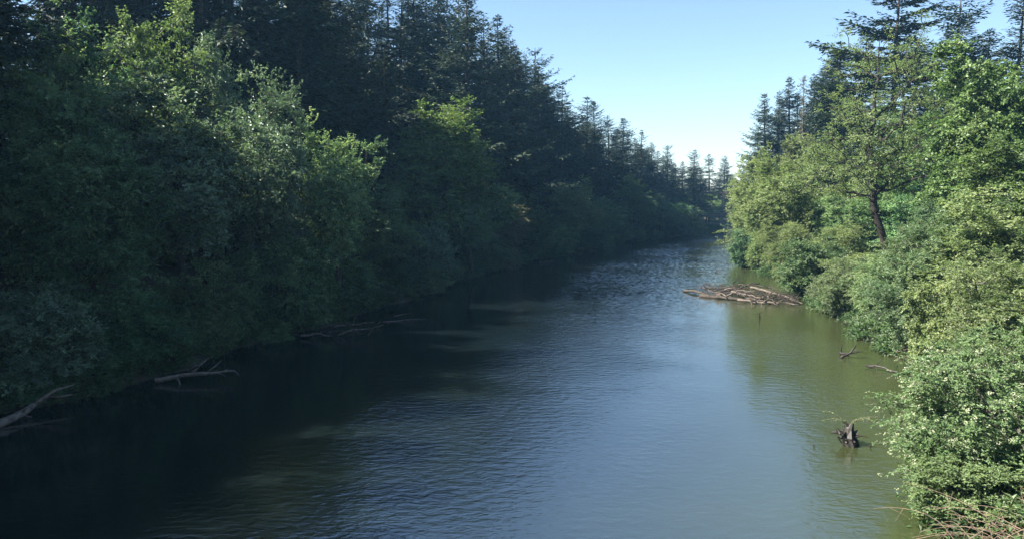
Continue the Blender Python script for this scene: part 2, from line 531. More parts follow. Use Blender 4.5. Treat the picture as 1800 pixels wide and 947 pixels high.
FIR = [fir(51, R=5.4, taper=0.66), fir(52, R=4.8, whorl=0.55, ragged=0.45, droop=0.32, taper=0.62), fir(53, R=5.6, gap=0.10, ragged=0.5, droop=0.2, taper=0.64),
       fir(54, R=4.8, whorl=0.75, gap=0.12, ragged=0.5, droop=0.28, base=0.2, taper=0.64), fir(55, R=5.2, ragged=0.3, taper=0.64), fir(58, R=5.0, ragged=0.55, taper=0.7, gap=0.2, droop=0.38, whorl=0.8), fir(59, R=5.8, ragged=0.45, taper=0.68, droop=0.15, per_whorl=6),
       fir(60, R=6.0, droop=0.5, whorl=0.85, ragged=0.5, taper=0.66, tuft=0.5), fir(62, R=6.0, droop=0.42, whorl=0.95, ragged=0.6, taper=0.6, gap=0.22, tuft=0.48)]
PINE = [fir(56, H=38, R=5.4, base=0.3, whorl=0.95, gap=0.2, ragged=0.55, taper=0.35, droop=0.02, tuft=0.55, dens=1.1),
        fir(57, H=38, R=6.0, base=0.25, whorl=0.9, gap=0.12, ragged=0.4, taper=0.6, droop=0.22, tuft=0.5)]

# ------------------------------------------------------------------ ground and water
def build_ground():
    m, nt, out = new_mat('forest_soil')
    ge = N(nt, 'ShaderNodeNewGeometry')
    no = N(nt, 'ShaderNodeTexNoise')
    no.inputs['Scale'].default_value = 1.4
    no.inputs['Detail'].default_value = 8
    nt.links.new(ge.outputs['Position'], no.inputs['Vector'])
    col = ramp(nt, no.outputs[0], [(0.3, (0.035, 0.027, 0.018)), (0.5, (0.075, 0.06, 0.04)), (0.7, (0.045, 0.06, 0.022))])
    pb = N(nt, 'ShaderNodeBsdfPrincipled')
    pb.inputs['Roughness'].default_value = 0.95
    nt.links.new(col, pb.inputs['Base Color'])
    bp = N(nt, 'ShaderNodeBump')
    bp.inputs['Distance'].default_value = 0.1
    nt.links.new(no.outputs[0], bp.inputs['Height'])
    nt.links.new(bp.outputs[0], pb.inputs['Normal'])
    nt.links.new(pb.outputs[0], out.inputs[0])
    xs = np.concatenate([np.linspace(-700, -90, 30), np.arange(-80, 150, 1.0), np.linspace(160, 900, 36)])
    ys = np.concatenate([np.linspace(-200, -30, 14), np.arange(-24, 270, 1.25), np.linspace(280, 1000, 40)])
    X, Y = np.meshgrid(xs, ys)
    Z = ground_z(X, Y)
    V = np.column_stack([X.ravel(), Y.ravel(), Z.ravel()])
    nx, ny = len(xs), len(ys)
    i = (np.arange(ny - 1)[:, None] * nx + np.arange(nx - 1)[None]).ravel()
    Q = np.column_stack([i, i + 1, i + nx + 1, i + nx])
    tag(obj('ground', np_mesh('ground', V, Q, m, smooth=True)), 'dark soil of the wooded river banks', 'ground', kind='structure')


def build_water():
    m, nt, out = new_mat('river_water')
    ge = N(nt, 'ShaderNodeNewGeometry')
    pos = ge.outputs['Position']
    at = N(nt, 'ShaderNodeAttribute', attribute_name='across')

    def noise(scale, detail=2, rough=0.5, sc=(1, 1, 1), dist=0.0):
        mp = N(nt, 'ShaderNodeMapping')
        mp.inputs['Scale'].default_value = sc
        nt.links.new(pos, mp.inputs[0])
        n = N(nt, 'ShaderNodeTexNoise')
        n.inputs['Scale'].default_value = scale
        n.inputs['Detail'].default_value = detail
        n.inputs['Roughness'].default_value = rough
        n.inputs['Distortion'].default_value = dist
        nt.links.new(mp.outputs[0], n.inputs['Vector'])
        return n.outputs[0]

    # where the wind ruffles the surface: mid-stream, in drifting patches
    mr = N(nt, 'ShaderNodeValToRGB')
    e = mr.color_ramp.elements
    for p, v in ((0.0, 0.14), (0.22, 0.2), (0.42, 0.95), (0.62, 0.8), (0.78, 0.28), (1.0, 0.12)):
        el = e.new(p)
        el.color = (v, v, v, 1)
    e.remove(e[0]); e.remove(e[-1])
    nt.links.new(at.outputs['Fac'], mr.inputs[0])
    patch = noise(0.085, 3, 0.55, (1.0, 0.75, 1), 0.6)
    pm = N(nt, 'ShaderNodeMapRange', interpolation_type='SMOOTHSTEP')
    pm.inputs[1].default_value, pm.inputs[2].default_value = 0.38, 0.62
    pm.inputs[3].default_value, pm.inputs[4].default_value = 0.55, 1.1
    nt.links.new(patch, pm.inputs[0])
    amp = math_node(nt, 'MULTIPLY', mr.outputs[0], pm.outputs[0])
    n1 = noise(2.5, 2, 0.5, (0.75, 1.15, 1), 0.3)
    n2 = noise(8.5, 3, 0.6, (0.8, 1.1, 1), 0.4)
    n3 = noise(0.28, 1, 0.5)
    h = math_node(nt, 'MULTIPLY_ADD', n2, 0.40, math_node(nt, 'MULTIPLY', n1, 1.0))
    h = math_node(nt, 'MULTIPLY', h, amp)
    h = math_node(nt, 'MULTIPLY_ADD', n3, 0.5, h)
    bp = N(nt, 'ShaderNodeBump')
    bp.inputs['Strength'].default_value = 1.0
    bp.inputs['Distance'].default_value = WATER_BUMP
    nt.links.new(h, bp.inputs['Height'])
    pb = N(nt, 'ShaderNodeBsdfPrincipled')
    pb.inputs['Roughness'].default_value = 0.04
    pb.inputs['IOR'].default_value = 3.2
    pb.inputs['Specular IOR Level'].default_value = 0.5
    murk = ramp(nt, noise(0.11, 4, 0.6, dist=0.8), [(0.3, (0.0025, 0.0050, 0.0058)), (0.7, (0.0045, 0.0070, 0.0072))])
    # murk colour holds the shade at left and the sunlit olive at right
    sh = N(nt, 'ShaderNodeMapRange', interpolation_type='SMOOTHSTEP')
    sh.inputs[1].default_value, sh.inputs[2].default_value = 0.60, 0.96
    nt.links.new(at.outputs['Fac'], sh.inputs[0])
    mxs = N(nt, 'ShaderNodeMix', data_type='RGBA')
    nt.links.new(sh.outputs[0], mxs.inputs[0])
    nt.links.new(murk, mxs.inputs[6])
    mxs.inputs[7].default_value = (0.029, 0.036, 0.013, 1)
    nt.links.new(mxs.outputs[2], pb.inputs['Base Color'])
    # downstream reach: choppier riffle, slopes taken straight from a noise field
    mp = N(nt, 'ShaderNodeMapping')
    mp.inputs['Scale'].default_value = (0.8, 1.1, 1)
    nt.links.new(pos, mp.inputs[0])
    nz = N(nt, 'ShaderNodeTexNoise')
    nz.inputs['Scale'].default_value = 3.4
    nz.inputs['Detail'].default_value = 3
    nt.links.new(mp.outputs[0], nz.inputs['Vector'])
    sub = N(nt, 'ShaderNodeVectorMath', operation='SUBTRACT')
    nt.links.new(nz.outputs['Color'], sub.inputs[0])
    sub.inputs[1].default_value = (0.5, 0.5, 0.5)
    sx = N(nt, 'ShaderNodeSeparateXYZ')
    nt.links.new(pos, sx.inputs[0])
    rr_ = N(nt, 'ShaderNodeMapRange', interpolation_type='SMOOTHSTEP')
    rr_.inputs[1].default_value, rr_.inputs[2].default_value = 38, 125
    rr_.inputs[3].default_value, rr_.inputs[4].default_value = 0.0, RIFFLE
    nt.links.new(sx.outputs[1], rr_.inputs[0])
    k = math_node(nt, 'MULTIPLY', rr_.outputs[0], amp)
    ck = N(nt, 'ShaderNodeCombineXYZ')
    nt.links.new(k, ck.inputs[0]); nt.links.new(k, ck.inputs[1])
    mul = N(nt, 'ShaderNodeVectorMath', operation='MULTIPLY')
    nt.links.new(sub.outputs[0], mul.inputs[0]); nt.links.new(ck.outputs[0], mul.inputs[1])
    add = N(nt, 'ShaderNodeVectorMath', operation='ADD')
    nt.links.new(bp.outputs[0], add.inputs[0]); nt.links.new(mul.outputs[0], add.inputs[1])
    nrm = N(nt, 'ShaderNodeVectorMath', operation='NORMALIZE')
    nt.links.new(add.outputs[0], nrm.inputs[0])
    nt.links.new(nrm.outputs[0], pb.inputs['Normal'])
    nt.links.new(pb.outputs[0], out.inputs[0])
    ys = np.concatenate([np.linspace(-190, -10, 20), np.arange(-8, 300, 2.0), np.linspace(302, 690, 60)])
    t = np.linspace(-0.12, 1.12, 60)
    a, b = xl(ys), xr(ys)
    X = a[:, None] + (b - a)[:, None] * t[None]
    Y = np.repeat(ys[:, None], len(t), 1)
    V = np.column_stack([X.ravel(), Y.ravel(), np.zeros(X.size)])
    nx, ny = len(t), len(ys)
    i = (np.arange(ny - 1)[:, None] * nx + np.arange(nx - 1)[None]).ravel()
    Q = np.column_stack([i, i + 1, i + nx + 1, i + nx])
    tag(obj('river_water', np_mesh('river_water', V, Q, m, smooth=True, point_attr={'across': np.tile(t, ny)})), 'slow green river with wind ripples in mid-stream', 'river', kind='structure')


WATER_BUMP = 0.042
RIFFLE = 1.7
build_ground()
build_water()

# ------------------------------------------------------------------ left bank: broadleaf trees along the water
BL = 'broadleaf trees along the shaded left bank'
# px column, metres downstream, py of the top, radius, prototype, label
left_front = [
    (118, 39.5, 112, 3.9, ALDER[0], None, 'tall shaded alder with rounded crown at the far left edge of the front row'),
    (325, 48, 108, 4.8, ALDER[1], 'leaf_greyish', 'broad rounded alder, largest crown of the left bank, above the long bare log'),
    (470, 54.5, 92, 3.3, ALDER[2], 'leaf_greyish', 'alder with pale sunlit crown top right of the broadest left crown'),
    (592, 59.5, 208, 3.6, ALDER[1], None, 'round-topped alder standing behind the tangle of bare branches on the left bank'),
    (778, 88, 152, 6.3, ALDER[0], 'leaf_maple', 'high domed alder standing against the dark fir wall above the left bank'),
    (655, 71, 315, 3.6, ALDER[2], None, 'sloping alder between the round-topped alder and the high domed alder'),
    (735, 78, 372, 3.6, BUSH[0], 'leaf_greyish', 'bluish leafy thicket under the high domed alder'),
    (830, 90, 285, 4.2, ALDER[1], None, 'mid-height alder right below the high domed alder'),
    (910, 103, 315, 4.4, ALDER[2], 'leaf_brownish', 'brown-tinged alder with thin flowering twigs halfway down the left bank'),
    (962, 115, 332, 3.8, ALDER[0], None, 'small dark alder next downstream of the brown-tinged alder'),
    (1030, 136, 316, 4.6, ALDER[1], 'leaf_bright', 'alder with yellow-green lit cap under the row of far firs'),
    (1092, 152, 335, 4.5, ALDER[2], None, 'dark rounded alder just downstream of the alder with the yellow-green cap'),
    (1150, 168, 300, 4.3, ALDER[0], 'leaf_bright', 'far alder with pale sunlit crown below the firs near the river bend'),
    (1192, 181, 338, 4.6, ALDER[1], None, 'last dark alder of the left bank before the truss bridge'),
    (1222, 194, 352, 4.6, BUSH[1], None, 'low leafy thicket at the water by the left end of the truss bridge'),
    (205, 39, 478, 2.9, BUSH[1], None, 'rounded green bush overhanging the dark water left of the long bare log'),
    (40, 34.5, 470, 2.9, BUSH[0], 'leaf_greyish', 'bush with scattered pale leaves above the forked bare log'),
    (500, 53, 392, 3.2, BUSH[0], None, 'wide leafy bush below the alder with the sunlit top'),
    (372, 46, 425, 2.9, BUSH[1], None, 'dark bush behind the tip of the long bare log'),
    (600, 62, 440, 2.8, BUSH[1], None, 'low bush directly behind the tangle of bare branches'),
    (282, 60, -15, 4.2, ALDER[2], 'leaf_maple', 'tall yellow-green sunlit tree behind the broadest left crown'),
    (165, 52, 20, 3.8, ALDER[1], None, 'tall loose-crowned tree behind the left edge alder'),
    (400, 63, 38, 3.5, ALDER[0], 'leaf_greyish', 'narrow tree with pale sunlit tip between the left alders and the firs'),
    (60, 45, 40, 3.8, ALDER[2], None, 'tall tree in the top left corner with sparks of sunlit leaves'),
    (868, 97, 395, 3.0, BUSH[1], None, 'low waterside bush under the mid-height alder'),
    (1000, 127, 385, 3.4, BUSH[0], None, 'low waterside bush under the small dark alder'),
    (1065, 145, 388, 3.4, BUSH[1], None, 'low waterside bush under the alder with the yellow-green cap'),
    (690, 73, 440, 2.6, BUSH[0], None, 'small bush where the thin pale poles lie in the water'),
    (1125, 163, 385, 3.6, BUSH[0], None, 'low waterside bush under the far alder with the pale crown'),
]
for px, d, py, R, pr, lf, lab in left_front:
    kind = 'leafy_bush' if pr in BUSH else 'broadleaf_tree'
    x = min(lat(px, d), float(xl(d)) - 0.4)
    R = R * (1.2 if d > 80 else 1.06)
    plant(pr, kind, x, d, topz(py, d), R, lab, 'bush' if pr in BUSH else 'tree', 'bushes along the shaded left bank' if pr in BUSH else BL, leaf=lf)
for i, y in enumerate((31, 35, 38.5, 42, 46, 50, 55, 58, 64, 68, 75, 80, 86, 93, 100, 108, 116, 124, 133, 142, 152, 160, 170, 178)):
    plant(BUSH[i % 2], 'leafy_bush', float(xl(y)) - RNG.uniform(0.0, 0.9) - (1.7 if y < 47 or 52 < y < 70 else 0), y + RNG.uniform(-0.8, 0.8), RNG.uniform(1.6, 3.2), RNG.uniform(1.5, 2.3), 'low dark bush trailing its branches at the waterline of the left bank', 'bush', 'low bushes at the left waterline', dz=-0.35)
# upstream of the view: they shade the water at the lower left
for y in (6, 15, 22, 28):
    for o_, tp in ((3.5, 17), (8, 24)):
        plant(ALDER[int(y) % 3], 'broadleaf_tree', float(xl(y)) - o_, y + o_ * 0.3, tp, 4.2, 'shaded tree of the left bank outside the left picture edge', 'tree', 'left bank trees beside the viewpoint')

for y, o_, tp in ((-14, 8, 30), (-9, 15, 36), (-4, 8, 31), (0, 14, 37), (4, 8, 32), (6, 20, 41), (10, 12, 36), (13, 17, 40), (16, 10, 33), (18, 22, 42), (20, 14, 37), (23, 19, 41), (25, 11, 33), (28, 14, 36), (31, 21, 41), (36, 26, 42)):
    plant(FIR[int(y) % 5], 'fir_tree', float(xl(y)) - o_, y, tp, 4.8, 'shaded fir of the left bank outside the left picture edge', 'fir', 'left bank firs beside the viewpoint')

# ------------------------------------------------------------------ left bank: the wall of firs
FG = 'firs rising above the left bank'
sky_firs = [
    (818, 112, -6, 4.6, 0, 'tall fir whose tip touches the top edge of the picture left of the sky'),
    (882, 128, 34, 4.0, 3, 'fir with open tiered tip, highest one drawn against the sky'),
    (850, 118, 36, 3.8, 7, 'dense dark fir just left of the fir with the open tiered tip'),
    (933, 142, 93, 4.2, 8, 'fir with long drooping right-hand branches at the edge of the sky'),
    (908, 133, 85, 4.0, 0, 'dark fir between the open tiered fir and the drooping fir'),
    (983, 160, 158, 4.2, 7, 'sunlit brownish fir first below the gap in the skyline'),
    (1005, 166, 185, 3.6, 4, 'shorter fir touching the sunlit brownish fir'),
    (1030, 170, 174, 3.6, 3, 'slender fir with airy tip in the middle of the receding fir row'),
    (1048, 174, 182, 3.4, 6, 'twin-like slender fir next right of the airy-tipped fir'),
    (1073, 180, 206, 3.8, 2, 'dark fir with ragged outline on the receding skyline'),
    (1091, 186, 210, 3.4, 1, 'fir with tilted ragged tip right of the dark ragged fir'),
    (1119, 193, 230, 3.3, 5, 'thin pointed fir standing alone against the sky mid-way to the bend'),
    (1150, 200, 252, 3.9, 4, 'stout dark fir near the far end of the receding row'),
    (1174, 207, 256, 3.2, 7, 'slim fir right of the stout dark fir'),
    (1200, 210, 285, 3.6, 0, 'short brownish fir before the tallest fir at the bend'),
    (1219, 214, 265, 3.9, 4, 'broad dense fir, tallest of the cluster at the river bend'),
    (1246, 236, 272, 3.0, 3, 'airy fir behind the left end of the truss bridge'),
    (1269, 244, 274, 3.2, 2, 'airy tiered fir behind the truss bridge, last one before the bright right bank'),
]
for px, d, py, R, k, lab in sky_firs:
    plant(FIR[k], 'fir_tree', lat(px, d), d, topz(py, d), min(R * 1.75, 0.22 * (topz(py, d) - gz(lat(px, d), d)) + 0.5), lab, 'fir', FG)
rr = random.Random(5)
taken = [(lat(a[0], a[1]), a[1]) for a in sky_firs] + [(lat(a[0], a[1]), a[1]) for a in left_front if a[2] < 120]
n_f = 0
SUN_GAPS = [(-14, 59.5, 13), (-19.5, 48, 15.5), (-3.5, 104, 11.5), (-17, 54.5, 16.5), (-26.5, 60, 20.5), (12, 136, 9.5), (29, 168, 10), (-8, 88, 20.5)]
for row, (off, sp, hlo, hhi) in enumerate(((11, 5.2, 28, 35), (17, 5.6, 34, 41), (24, 6.5, 36, 43), (33, 8, 36, 44), (46, 11, 36, 44))):
    y = 24.0 + row * 1.7
    while y < 236:
        sl = float(xl(y + 3) - xl(y - 3)) / 6
        k = math.sqrt(1 + sl * sl)
        x = float(xl(y)) - off * k + rr.uniform(-1.5, 1.5)
        yy = y + rr.uniform(-1.3, 1.3)
        h = rr.uniform(hlo, hhi)
        # the skyline falls towards the bend
        px = 900 + x / yy * F
        lim = topz(np.interp(px, [0, 600, 700, 780, 815, 870, 940, 1000, 1100, 1200, 1260, 1300], [-700, -360, -240, -110, 10, 60, 120, 200, 235, 290, 300, 300]), yy)
        if min((x - a) ** 2 + (yy - b) ** 2 for a, b in taken) > 9 and px > (-1500 if yy < 62 else -160):
            g = gz(x, yy)
            for qx, qy, qz in SUN_GAPS:      # firs cut lower to let the sun reach chosen crowns
                if abs(yy - qy - 0.035 * (qx - x)) < 6.5 and x < qx:
                    h = min(h, qz + (qx - x) * 0.87 - 1.5 - g)
            top = min(g + h, lim - rr.uniform(0, 2.5))
            if top - g > 6:
                taken.append((x, yy))
                plant(FIR[rr.randrange(9)], 'fir_tree', x, yy, top, min(rr.uniform(4.8, 8.0), 0.21 * (top - g) + 0.6), 'dark fir in the dense shaded wood behind the left bank', 'fir', 'firs of the dense wood behind the left bank')
                n_f += 1
        y += sp * rr.uniform(0.8, 1.25) / k ** 0.5
print('wood firs', n_f)

# ------------------------------------------------------------------ right bank
def curve_pts(ctrl, n):
    c = np.asarray(ctrl, float)
    t = np.linspace(0, len(c) - 1, n)
    return np.column_stack([np.interp(t, np.arange(len(c)), c[:, i]) for i in range(3)])


# the limbs one can follow in the open crown, as points along them (x across, z up, from the foot of the trunk)
HERO_T = np.concatenate([curve_pts(c, n) for c, n in [
    ([(-0.4, -0.6, 9.0), (-2.2, -1.2, 11.2), (-4.6, -1.6, 11.6), (-7.0, -1.8, 10.2), (-8.6, -1.8, 8.6)], 13),
    ([(-0.3, -0.8, 6.6), (-1.8, -1.6, 8.2), (-3.6, -2.2, 8.4), (-5.6, -2.4, 7.2)], 9),
    ([(0.1, -0.6, 4.8), (-1.4, -1.8, 5.8), (-2.9, -2.4, 5.2), (-4.2, -2.6, 3.8)], 8),
    ([(0.2, -0.6, 9.8), (1.8, -1.2, 12.4), (3.4, -1.6, 15.0), (5.0, -1.6, 17.2), (6.4, -1.4, 18.2)], 12),
    ([(0.5, -0.5, 9.0), (2.4, -1.2, 10.2), (4.2, -1.6, 10.6), (6.0, -1.6, 10.0)], 9),
    ([(-0.6, -0.4, 10.5), (-2.0, -1.0, 13.5), (-3.4, -1.4, 16.0), (-4.4, -1.4, 18.5)], 10),
    ([(-0.3, -0.4, 8.2), (0.5, -0.5, 11.0), (0.9, -0.5, 15.0), (1.5, -0.4, 18.5), (1.3, -0.2, 22.0)], 16)]])
HERO_TRUNK = [(1.3, 0, -0.5), (1.25, 0, 0.6), (1.0, 0, 1.8), (0.75, 0, 3.0), (0.45, 0, 4.2), (0.0, 0, 5.4), (-0.5, 0, 6.6), (-0.75, 0, 7.8), (-0.7, 0, 9.2), (-0.95, 0, 10.6), (-1.35, 0, 12.2),
              (-1.45, 0, 14.0), (-1.2, 0, 16.0), (-1.4, 0, 18.0), (-1.1, 0, 20.0), (-1.3, 0, 22.0), (-1.2, 0, 24.0)]
hero = broadleaf(61, 26, 8.2, 'leaf_sparse', 'bark_dark', n_clumps=430, rc=0.95, twigs=8, per=9, lsize=0.19, aspect=0.55, widest=0.45, base=0.16, lobes=12, lobe_amp=0.45,
                 trunk_r=0.36, tip_r=0.035, shell=0.7, inner=0.35, kpath=0.2, arch=0.22, step=1.0, flat=0.6, extra_targets=HERO_T, trunk_path=HERO_TRUNK)
plant(hero, 'alder_tree', lat(1542, 78), 78, topz(40, 78), 8.4, 'tall thinly leaved alder with dark trunk and long arching limbs on the sunlit right bank', 'tree', rot=0.0)
BR = 'broadleaf trees along the sunlit right bank'
right_front = [
    (1624, 45, 383, 3.1, WILLOW[0], None, 'willow_shrub', 'silvery rounded willow leaning over the water in front of the tall alder'),
    (1745, 43, 318, 3.7, ALDER[2], 'leaf_bright', 'broadleaf_tree', 'bright green tree behind the white-flowered elder at the right edge'),
    (1690, 50, 345, 3.0, WILLOW[1], 'leaf_bright', 'willow_shrub', 'yellow-green shrub in the gap right of the silvery willow'),
    (1752, 60, 55, 5.4, MAPLE[0], None, 'maple_tree', 'fresh green maple with dark forked trunk in the top right corner'),
    (1500, 59, 432, 2.7, WILLOW[1], None, 'willow_shrub', 'pale willow at the water left of the silvery rounded willow'),
    (1560, 53, 450, 2.6, WILLOW[0], None, 'willow_shrub', 'low silvery willow below the trunk of the tall alder'),
    (1425, 71, 398, 3.5, BUSH[0], 'leaf_bright', 'leafy_bush', 'bright bush where the driftwood pile meets the right bank'),
    (1465, 73, 395, 3.4, WILLOW[0], 'leaf_bright', 'willow_shrub', 'yellow-green willow behind the bush at the driftwood pile'),
    (1368, 92, 262, 4.6, ALDER[1], 'leaf_sparse', 'broadleaf_tree', 'sunlit tree overhanging the water just beyond the driftwood pile'),
    (1338, 108, 258, 4.8, ALDER[0], 'leaf_sparse', 'broadleaf_tree', 'sunlit riverside tree with a branch tip jutting into the sky'),
    (1325, 128, 300, 4.6, ALDER[2], 'leaf_bright', 'broadleaf_tree', 'pale leafy tree farthest along the right bank before the bend'),
    (1318, 142, 355, 3.6, BUSH[1], 'leaf_bright', 'leafy_bush', 'farthest waterside bush of the right bank'),
    (1310, 104, 390, 2.5, BUSH[0], 'leaf_alder', 'leafy_bush', 'dark-leaved low branchy bush reaching over the water towards the far bridge'),
    (1345, 97, 385, 3.4, BUSH[1], 'leaf_sparse', 'leafy_bush', 'sunlit bush under the trees beyond the driftwood pile'),
    (1612, 94, 190, 5.6, ALDER[1], 'leaf_bright', 'broadleaf_tree', 'leafy tree filling the space right behind the tall alder'),
    (1665, 70, 290, 4.2, ALDER[0], None, 'broadleaf_tree', 'deep green shaded tree between the tall alder and the maple'),
    (1430, 100, 225, 5.2, ALDER[2], 'leaf_sparse', 'broadleaf_tree', 'light green tree left behind the tall alder'),
    (1800, 50, 225, 4.6, ALDER[1], 'leaf_maple', 'broadleaf_tree', 'dense green tree under the maple at the right picture edge'),
    (1395, 85, 370, 3.6, WILLOW[1], 'leaf_sparse', 'willow_shrub', 'yellow-green willow over the shallows behind the driftwood pile'),
    (1592, 62, 400, 3.4, BUSH[1], 'leaf_bright', 'leafy_bush', 'bright bush hiding the foot of the tall alder'),
    (1520, 66, 432, 3.0, BUSH[0], 'leaf_sparse', 'leafy_bush', 'yellow-green bush left of the foot of the tall alder'),
    (1680, 95, 120, 4.6, MAPLE[0], None, 'maple_tree', 'mid-green maple behind, between the tall alder and the corner maple'),
    (1850, 66, 40, 5.2, MAPLE[0], None, 'maple_tree', 'maple partly cut by the right picture edge'),
    (1400, 118, 225, 4.4, ALDER[0], 'leaf_bright', 'broadleaf_tree', 'rounded light tree in front of the dead snag'),
    (1700, 38, 430, 2.4, BUSH[1], 'leaf_bright', 'leafy_bush', 'small bright bush between the silvery willow and the flowering elder'),
    (1556, 87, 325, 4.2, BUSH[0], 'leaf_bright', 'leafy_bush', 'sunlit bush seen right behind the trunk of the tall alder'),
    (1515, 94, 300, 4.6, BUSH[1], 'leaf_bright', 'leafy_bush', 'bush left behind the trunk of the tall alder'),
    (1604, 84, 320, 4.2, BUSH[1], 'leaf_alder', 'leafy_bush', 'darker bush right behind the foot of the tall alder'),
    (1480, 88, 345, 3.8, WILLOW[0], 'leaf_bright', 'willow_shrub', 'pale willow under the left limb of the tall alder'),
    (1790, 33, 405, 3.2, WILLOW[1], 'leaf_bright', 'willow_shrub', 'light green shrub directly above the flowering elder at the right edge'),
]
for px, d, py, R, pr, lf, nm, lab in right_front:
    plant(pr, nm, lat(px, d), d, topz(py, d), R, lab, {'broadleaf_tree': 'tree', 'maple_tree': 'tree'}.get(nm, 'bush'), BR if nm == 'broadleaf_tree' else {'maple_tree': 'maples on the right bank', 'leafy_bush': 'bushes along the right bank', 'willow_shrub': 'willows along the right bank'}[nm], leaf=lf)

CG = 'conifers behind the right bank'
for px, d, py, R, pr, nm, lab in [
    (1556, 118, -34, 6.2, PINE[0], 'pine_tree', 'broad ragged pine rising out of the picture behind the tall alder'),
    (1668, 108, -12, 5.2, PINE[1], 'fir_tree', 'fir with wide level branches behind, left of the pair in the top right corner'),
    (1760, 112, -2, 5.0, FIR[4], 'fir_tree', 'dense dark fir above the corner maple'),
    (1830, 108, -10, 5.0, PINE[1], 'fir_tree', 'fir at the very top right edge of the picture'),
    (1468, 124, 78, 4.6, FIR[4], 'fir_tree', 'dark bulky fir left behind the crown of the tall alder'),
    (1440, 135, 108, 4.2, FIR[2], 'fir_tree', 'dark ragged fir overlapping the bulky fir on its left'),
    (1345, 160, 168, 4.0, FIR[0], 'fir_tree', 'leftmost fir of the right bank, pointed tip against the sky'),
    (1366, 165, 163, 3.6, FIR[2], 'fir_tree', 'slim airy fir right of the leftmost right bank fir'),
    (1388, 158, 140, 4.2, FIR[0], 'fir_tree', 'fir with straight tip left of the dead snag'),
    (1420, 150, 150, 4.2, FIR[1], 'fir_tree', 'fir half hidden behind the dead snag'),
    (1500, 140, 60, 4.6, FIR[0], 'fir_tree', 'fir hidden behind the crown of the tall alder'),
    (1600, 130, 75, 4.6, FIR[2], 'fir_tree', 'fir filling the gap between the pine and the level-branched fir'),
    (1715, 125, 60, 4.6, FIR[0], 'fir_tree', 'dark fir between the two firs of the top right corner'),
    (1358, 176, 196, 4.6, FIR[4], 'fir_tree', 'dense fir filling the skyline between the two leftmost right bank firs'),
    (1402, 168, 172, 4.8, FIR[6], 'fir_tree', 'dense fir behind the dead snag'),
    (1432, 152, 126, 4.8, FIR[4], 'fir_tree', 'dense fir right behind the dead snag, higher than its left neighbour'),
    (1462, 146, 96, 5.0, FIR[6], 'fir_tree', 'dense tall fir behind the bulky dark fir'),
    (1325, 182, 235, 3.8, FIR[4], 'fir_tree', 'low fir behind the trees at the right bank bend'),
]:
    plant(pr, nm, lat(px, d), d, topz(py, d), R * 1.5, lab, 'pine' if nm == 'pine_tree' else 'fir', CG)

for i, (x, y, h, k) in enumerate([(62, 160, 24, 0), (70, 172, 22, 2), (78, 150, 26, 4), (58, 140, 24, 1), (84, 168, 24, 3), (72, 130, 26, 0), (66, 118, 24, 2), (90, 140, 26, 1), (60, 92, 22, 4), (70, 98, 24, 0), (56, 74, 20, 1), (95, 186, 24, 2), (52, 60, 18, 4)]):
    plant(FIR[k], 'fir_tree', x, y, gz(x, y) + h, 4.2, 'fir hidden deep in the wood of the right bank', 'fir', 'firs deep in the right bank wood')

# the dead snag: bare pole with broken stubs
def dead_snag():
    d = 128
    x, top = lat(1406, d), topz(135, d)
    b = gz(x, d)
    rng = np.random.default_rng(3)
    H = top - b
    f = np.linspace(0, 1, 16)
    tr = np.column_stack([np.cumsum(rng.normal(0, 0.03, 16)), np.cumsum(rng.normal(0, 0.03, 16)), f * H - 0.3])
    r = 0.30 * (1 - f) + 0.035
    e = obj('dead_tree', None)
    e.location = (x, d, b)
    tag(e, 'grey dead snag with bare twiggy side branches standing above the right bank', 'dead tree')
    V, Q = tubes(tr[:-1], tr[1:], r[:-1], r[1:], 8)
    obj('trunk', np_mesh('trunk', V, Q, M['bark_grey'], smooth=True), e)
    A, B, C, D = [], [], [], []
    for k in range(150):
        t = rng.uniform(0.3, 0.99)
        a = rng.uniform(0, 2 * PI)
        p = np.array([np.interp(t * H, tr[:, 2], tr[:, i]) for i in range(3)])
        ln = rng.uniform(0.5, 2.2) * (1.15 - t)
        q = p
        dr = np.array([math.cos(a), math.sin(a), rng.uniform(-0.3, 0.25)])
        for s in range(4):
            q2 = q + dr * ln / 4 + rng.normal(0, 0.05, 3)
            A.append(q); B.append(q2); C.append(0.045 * (1 - s / 5)); D.append(0.045 * (1 - (s + 1) / 5))
            for w in range(2):
                A.append(q2); B.append(q2 + rng.normal(0, 0.28, 3)); C.append(0.018); D.append(0.006)
            q = q2
    V, Q = tubes(A, B, C, D, 4)
    obj('bare_branches', np_mesh('bare_branches', V, Q, M['bark_grey']), e)


dead_snag()

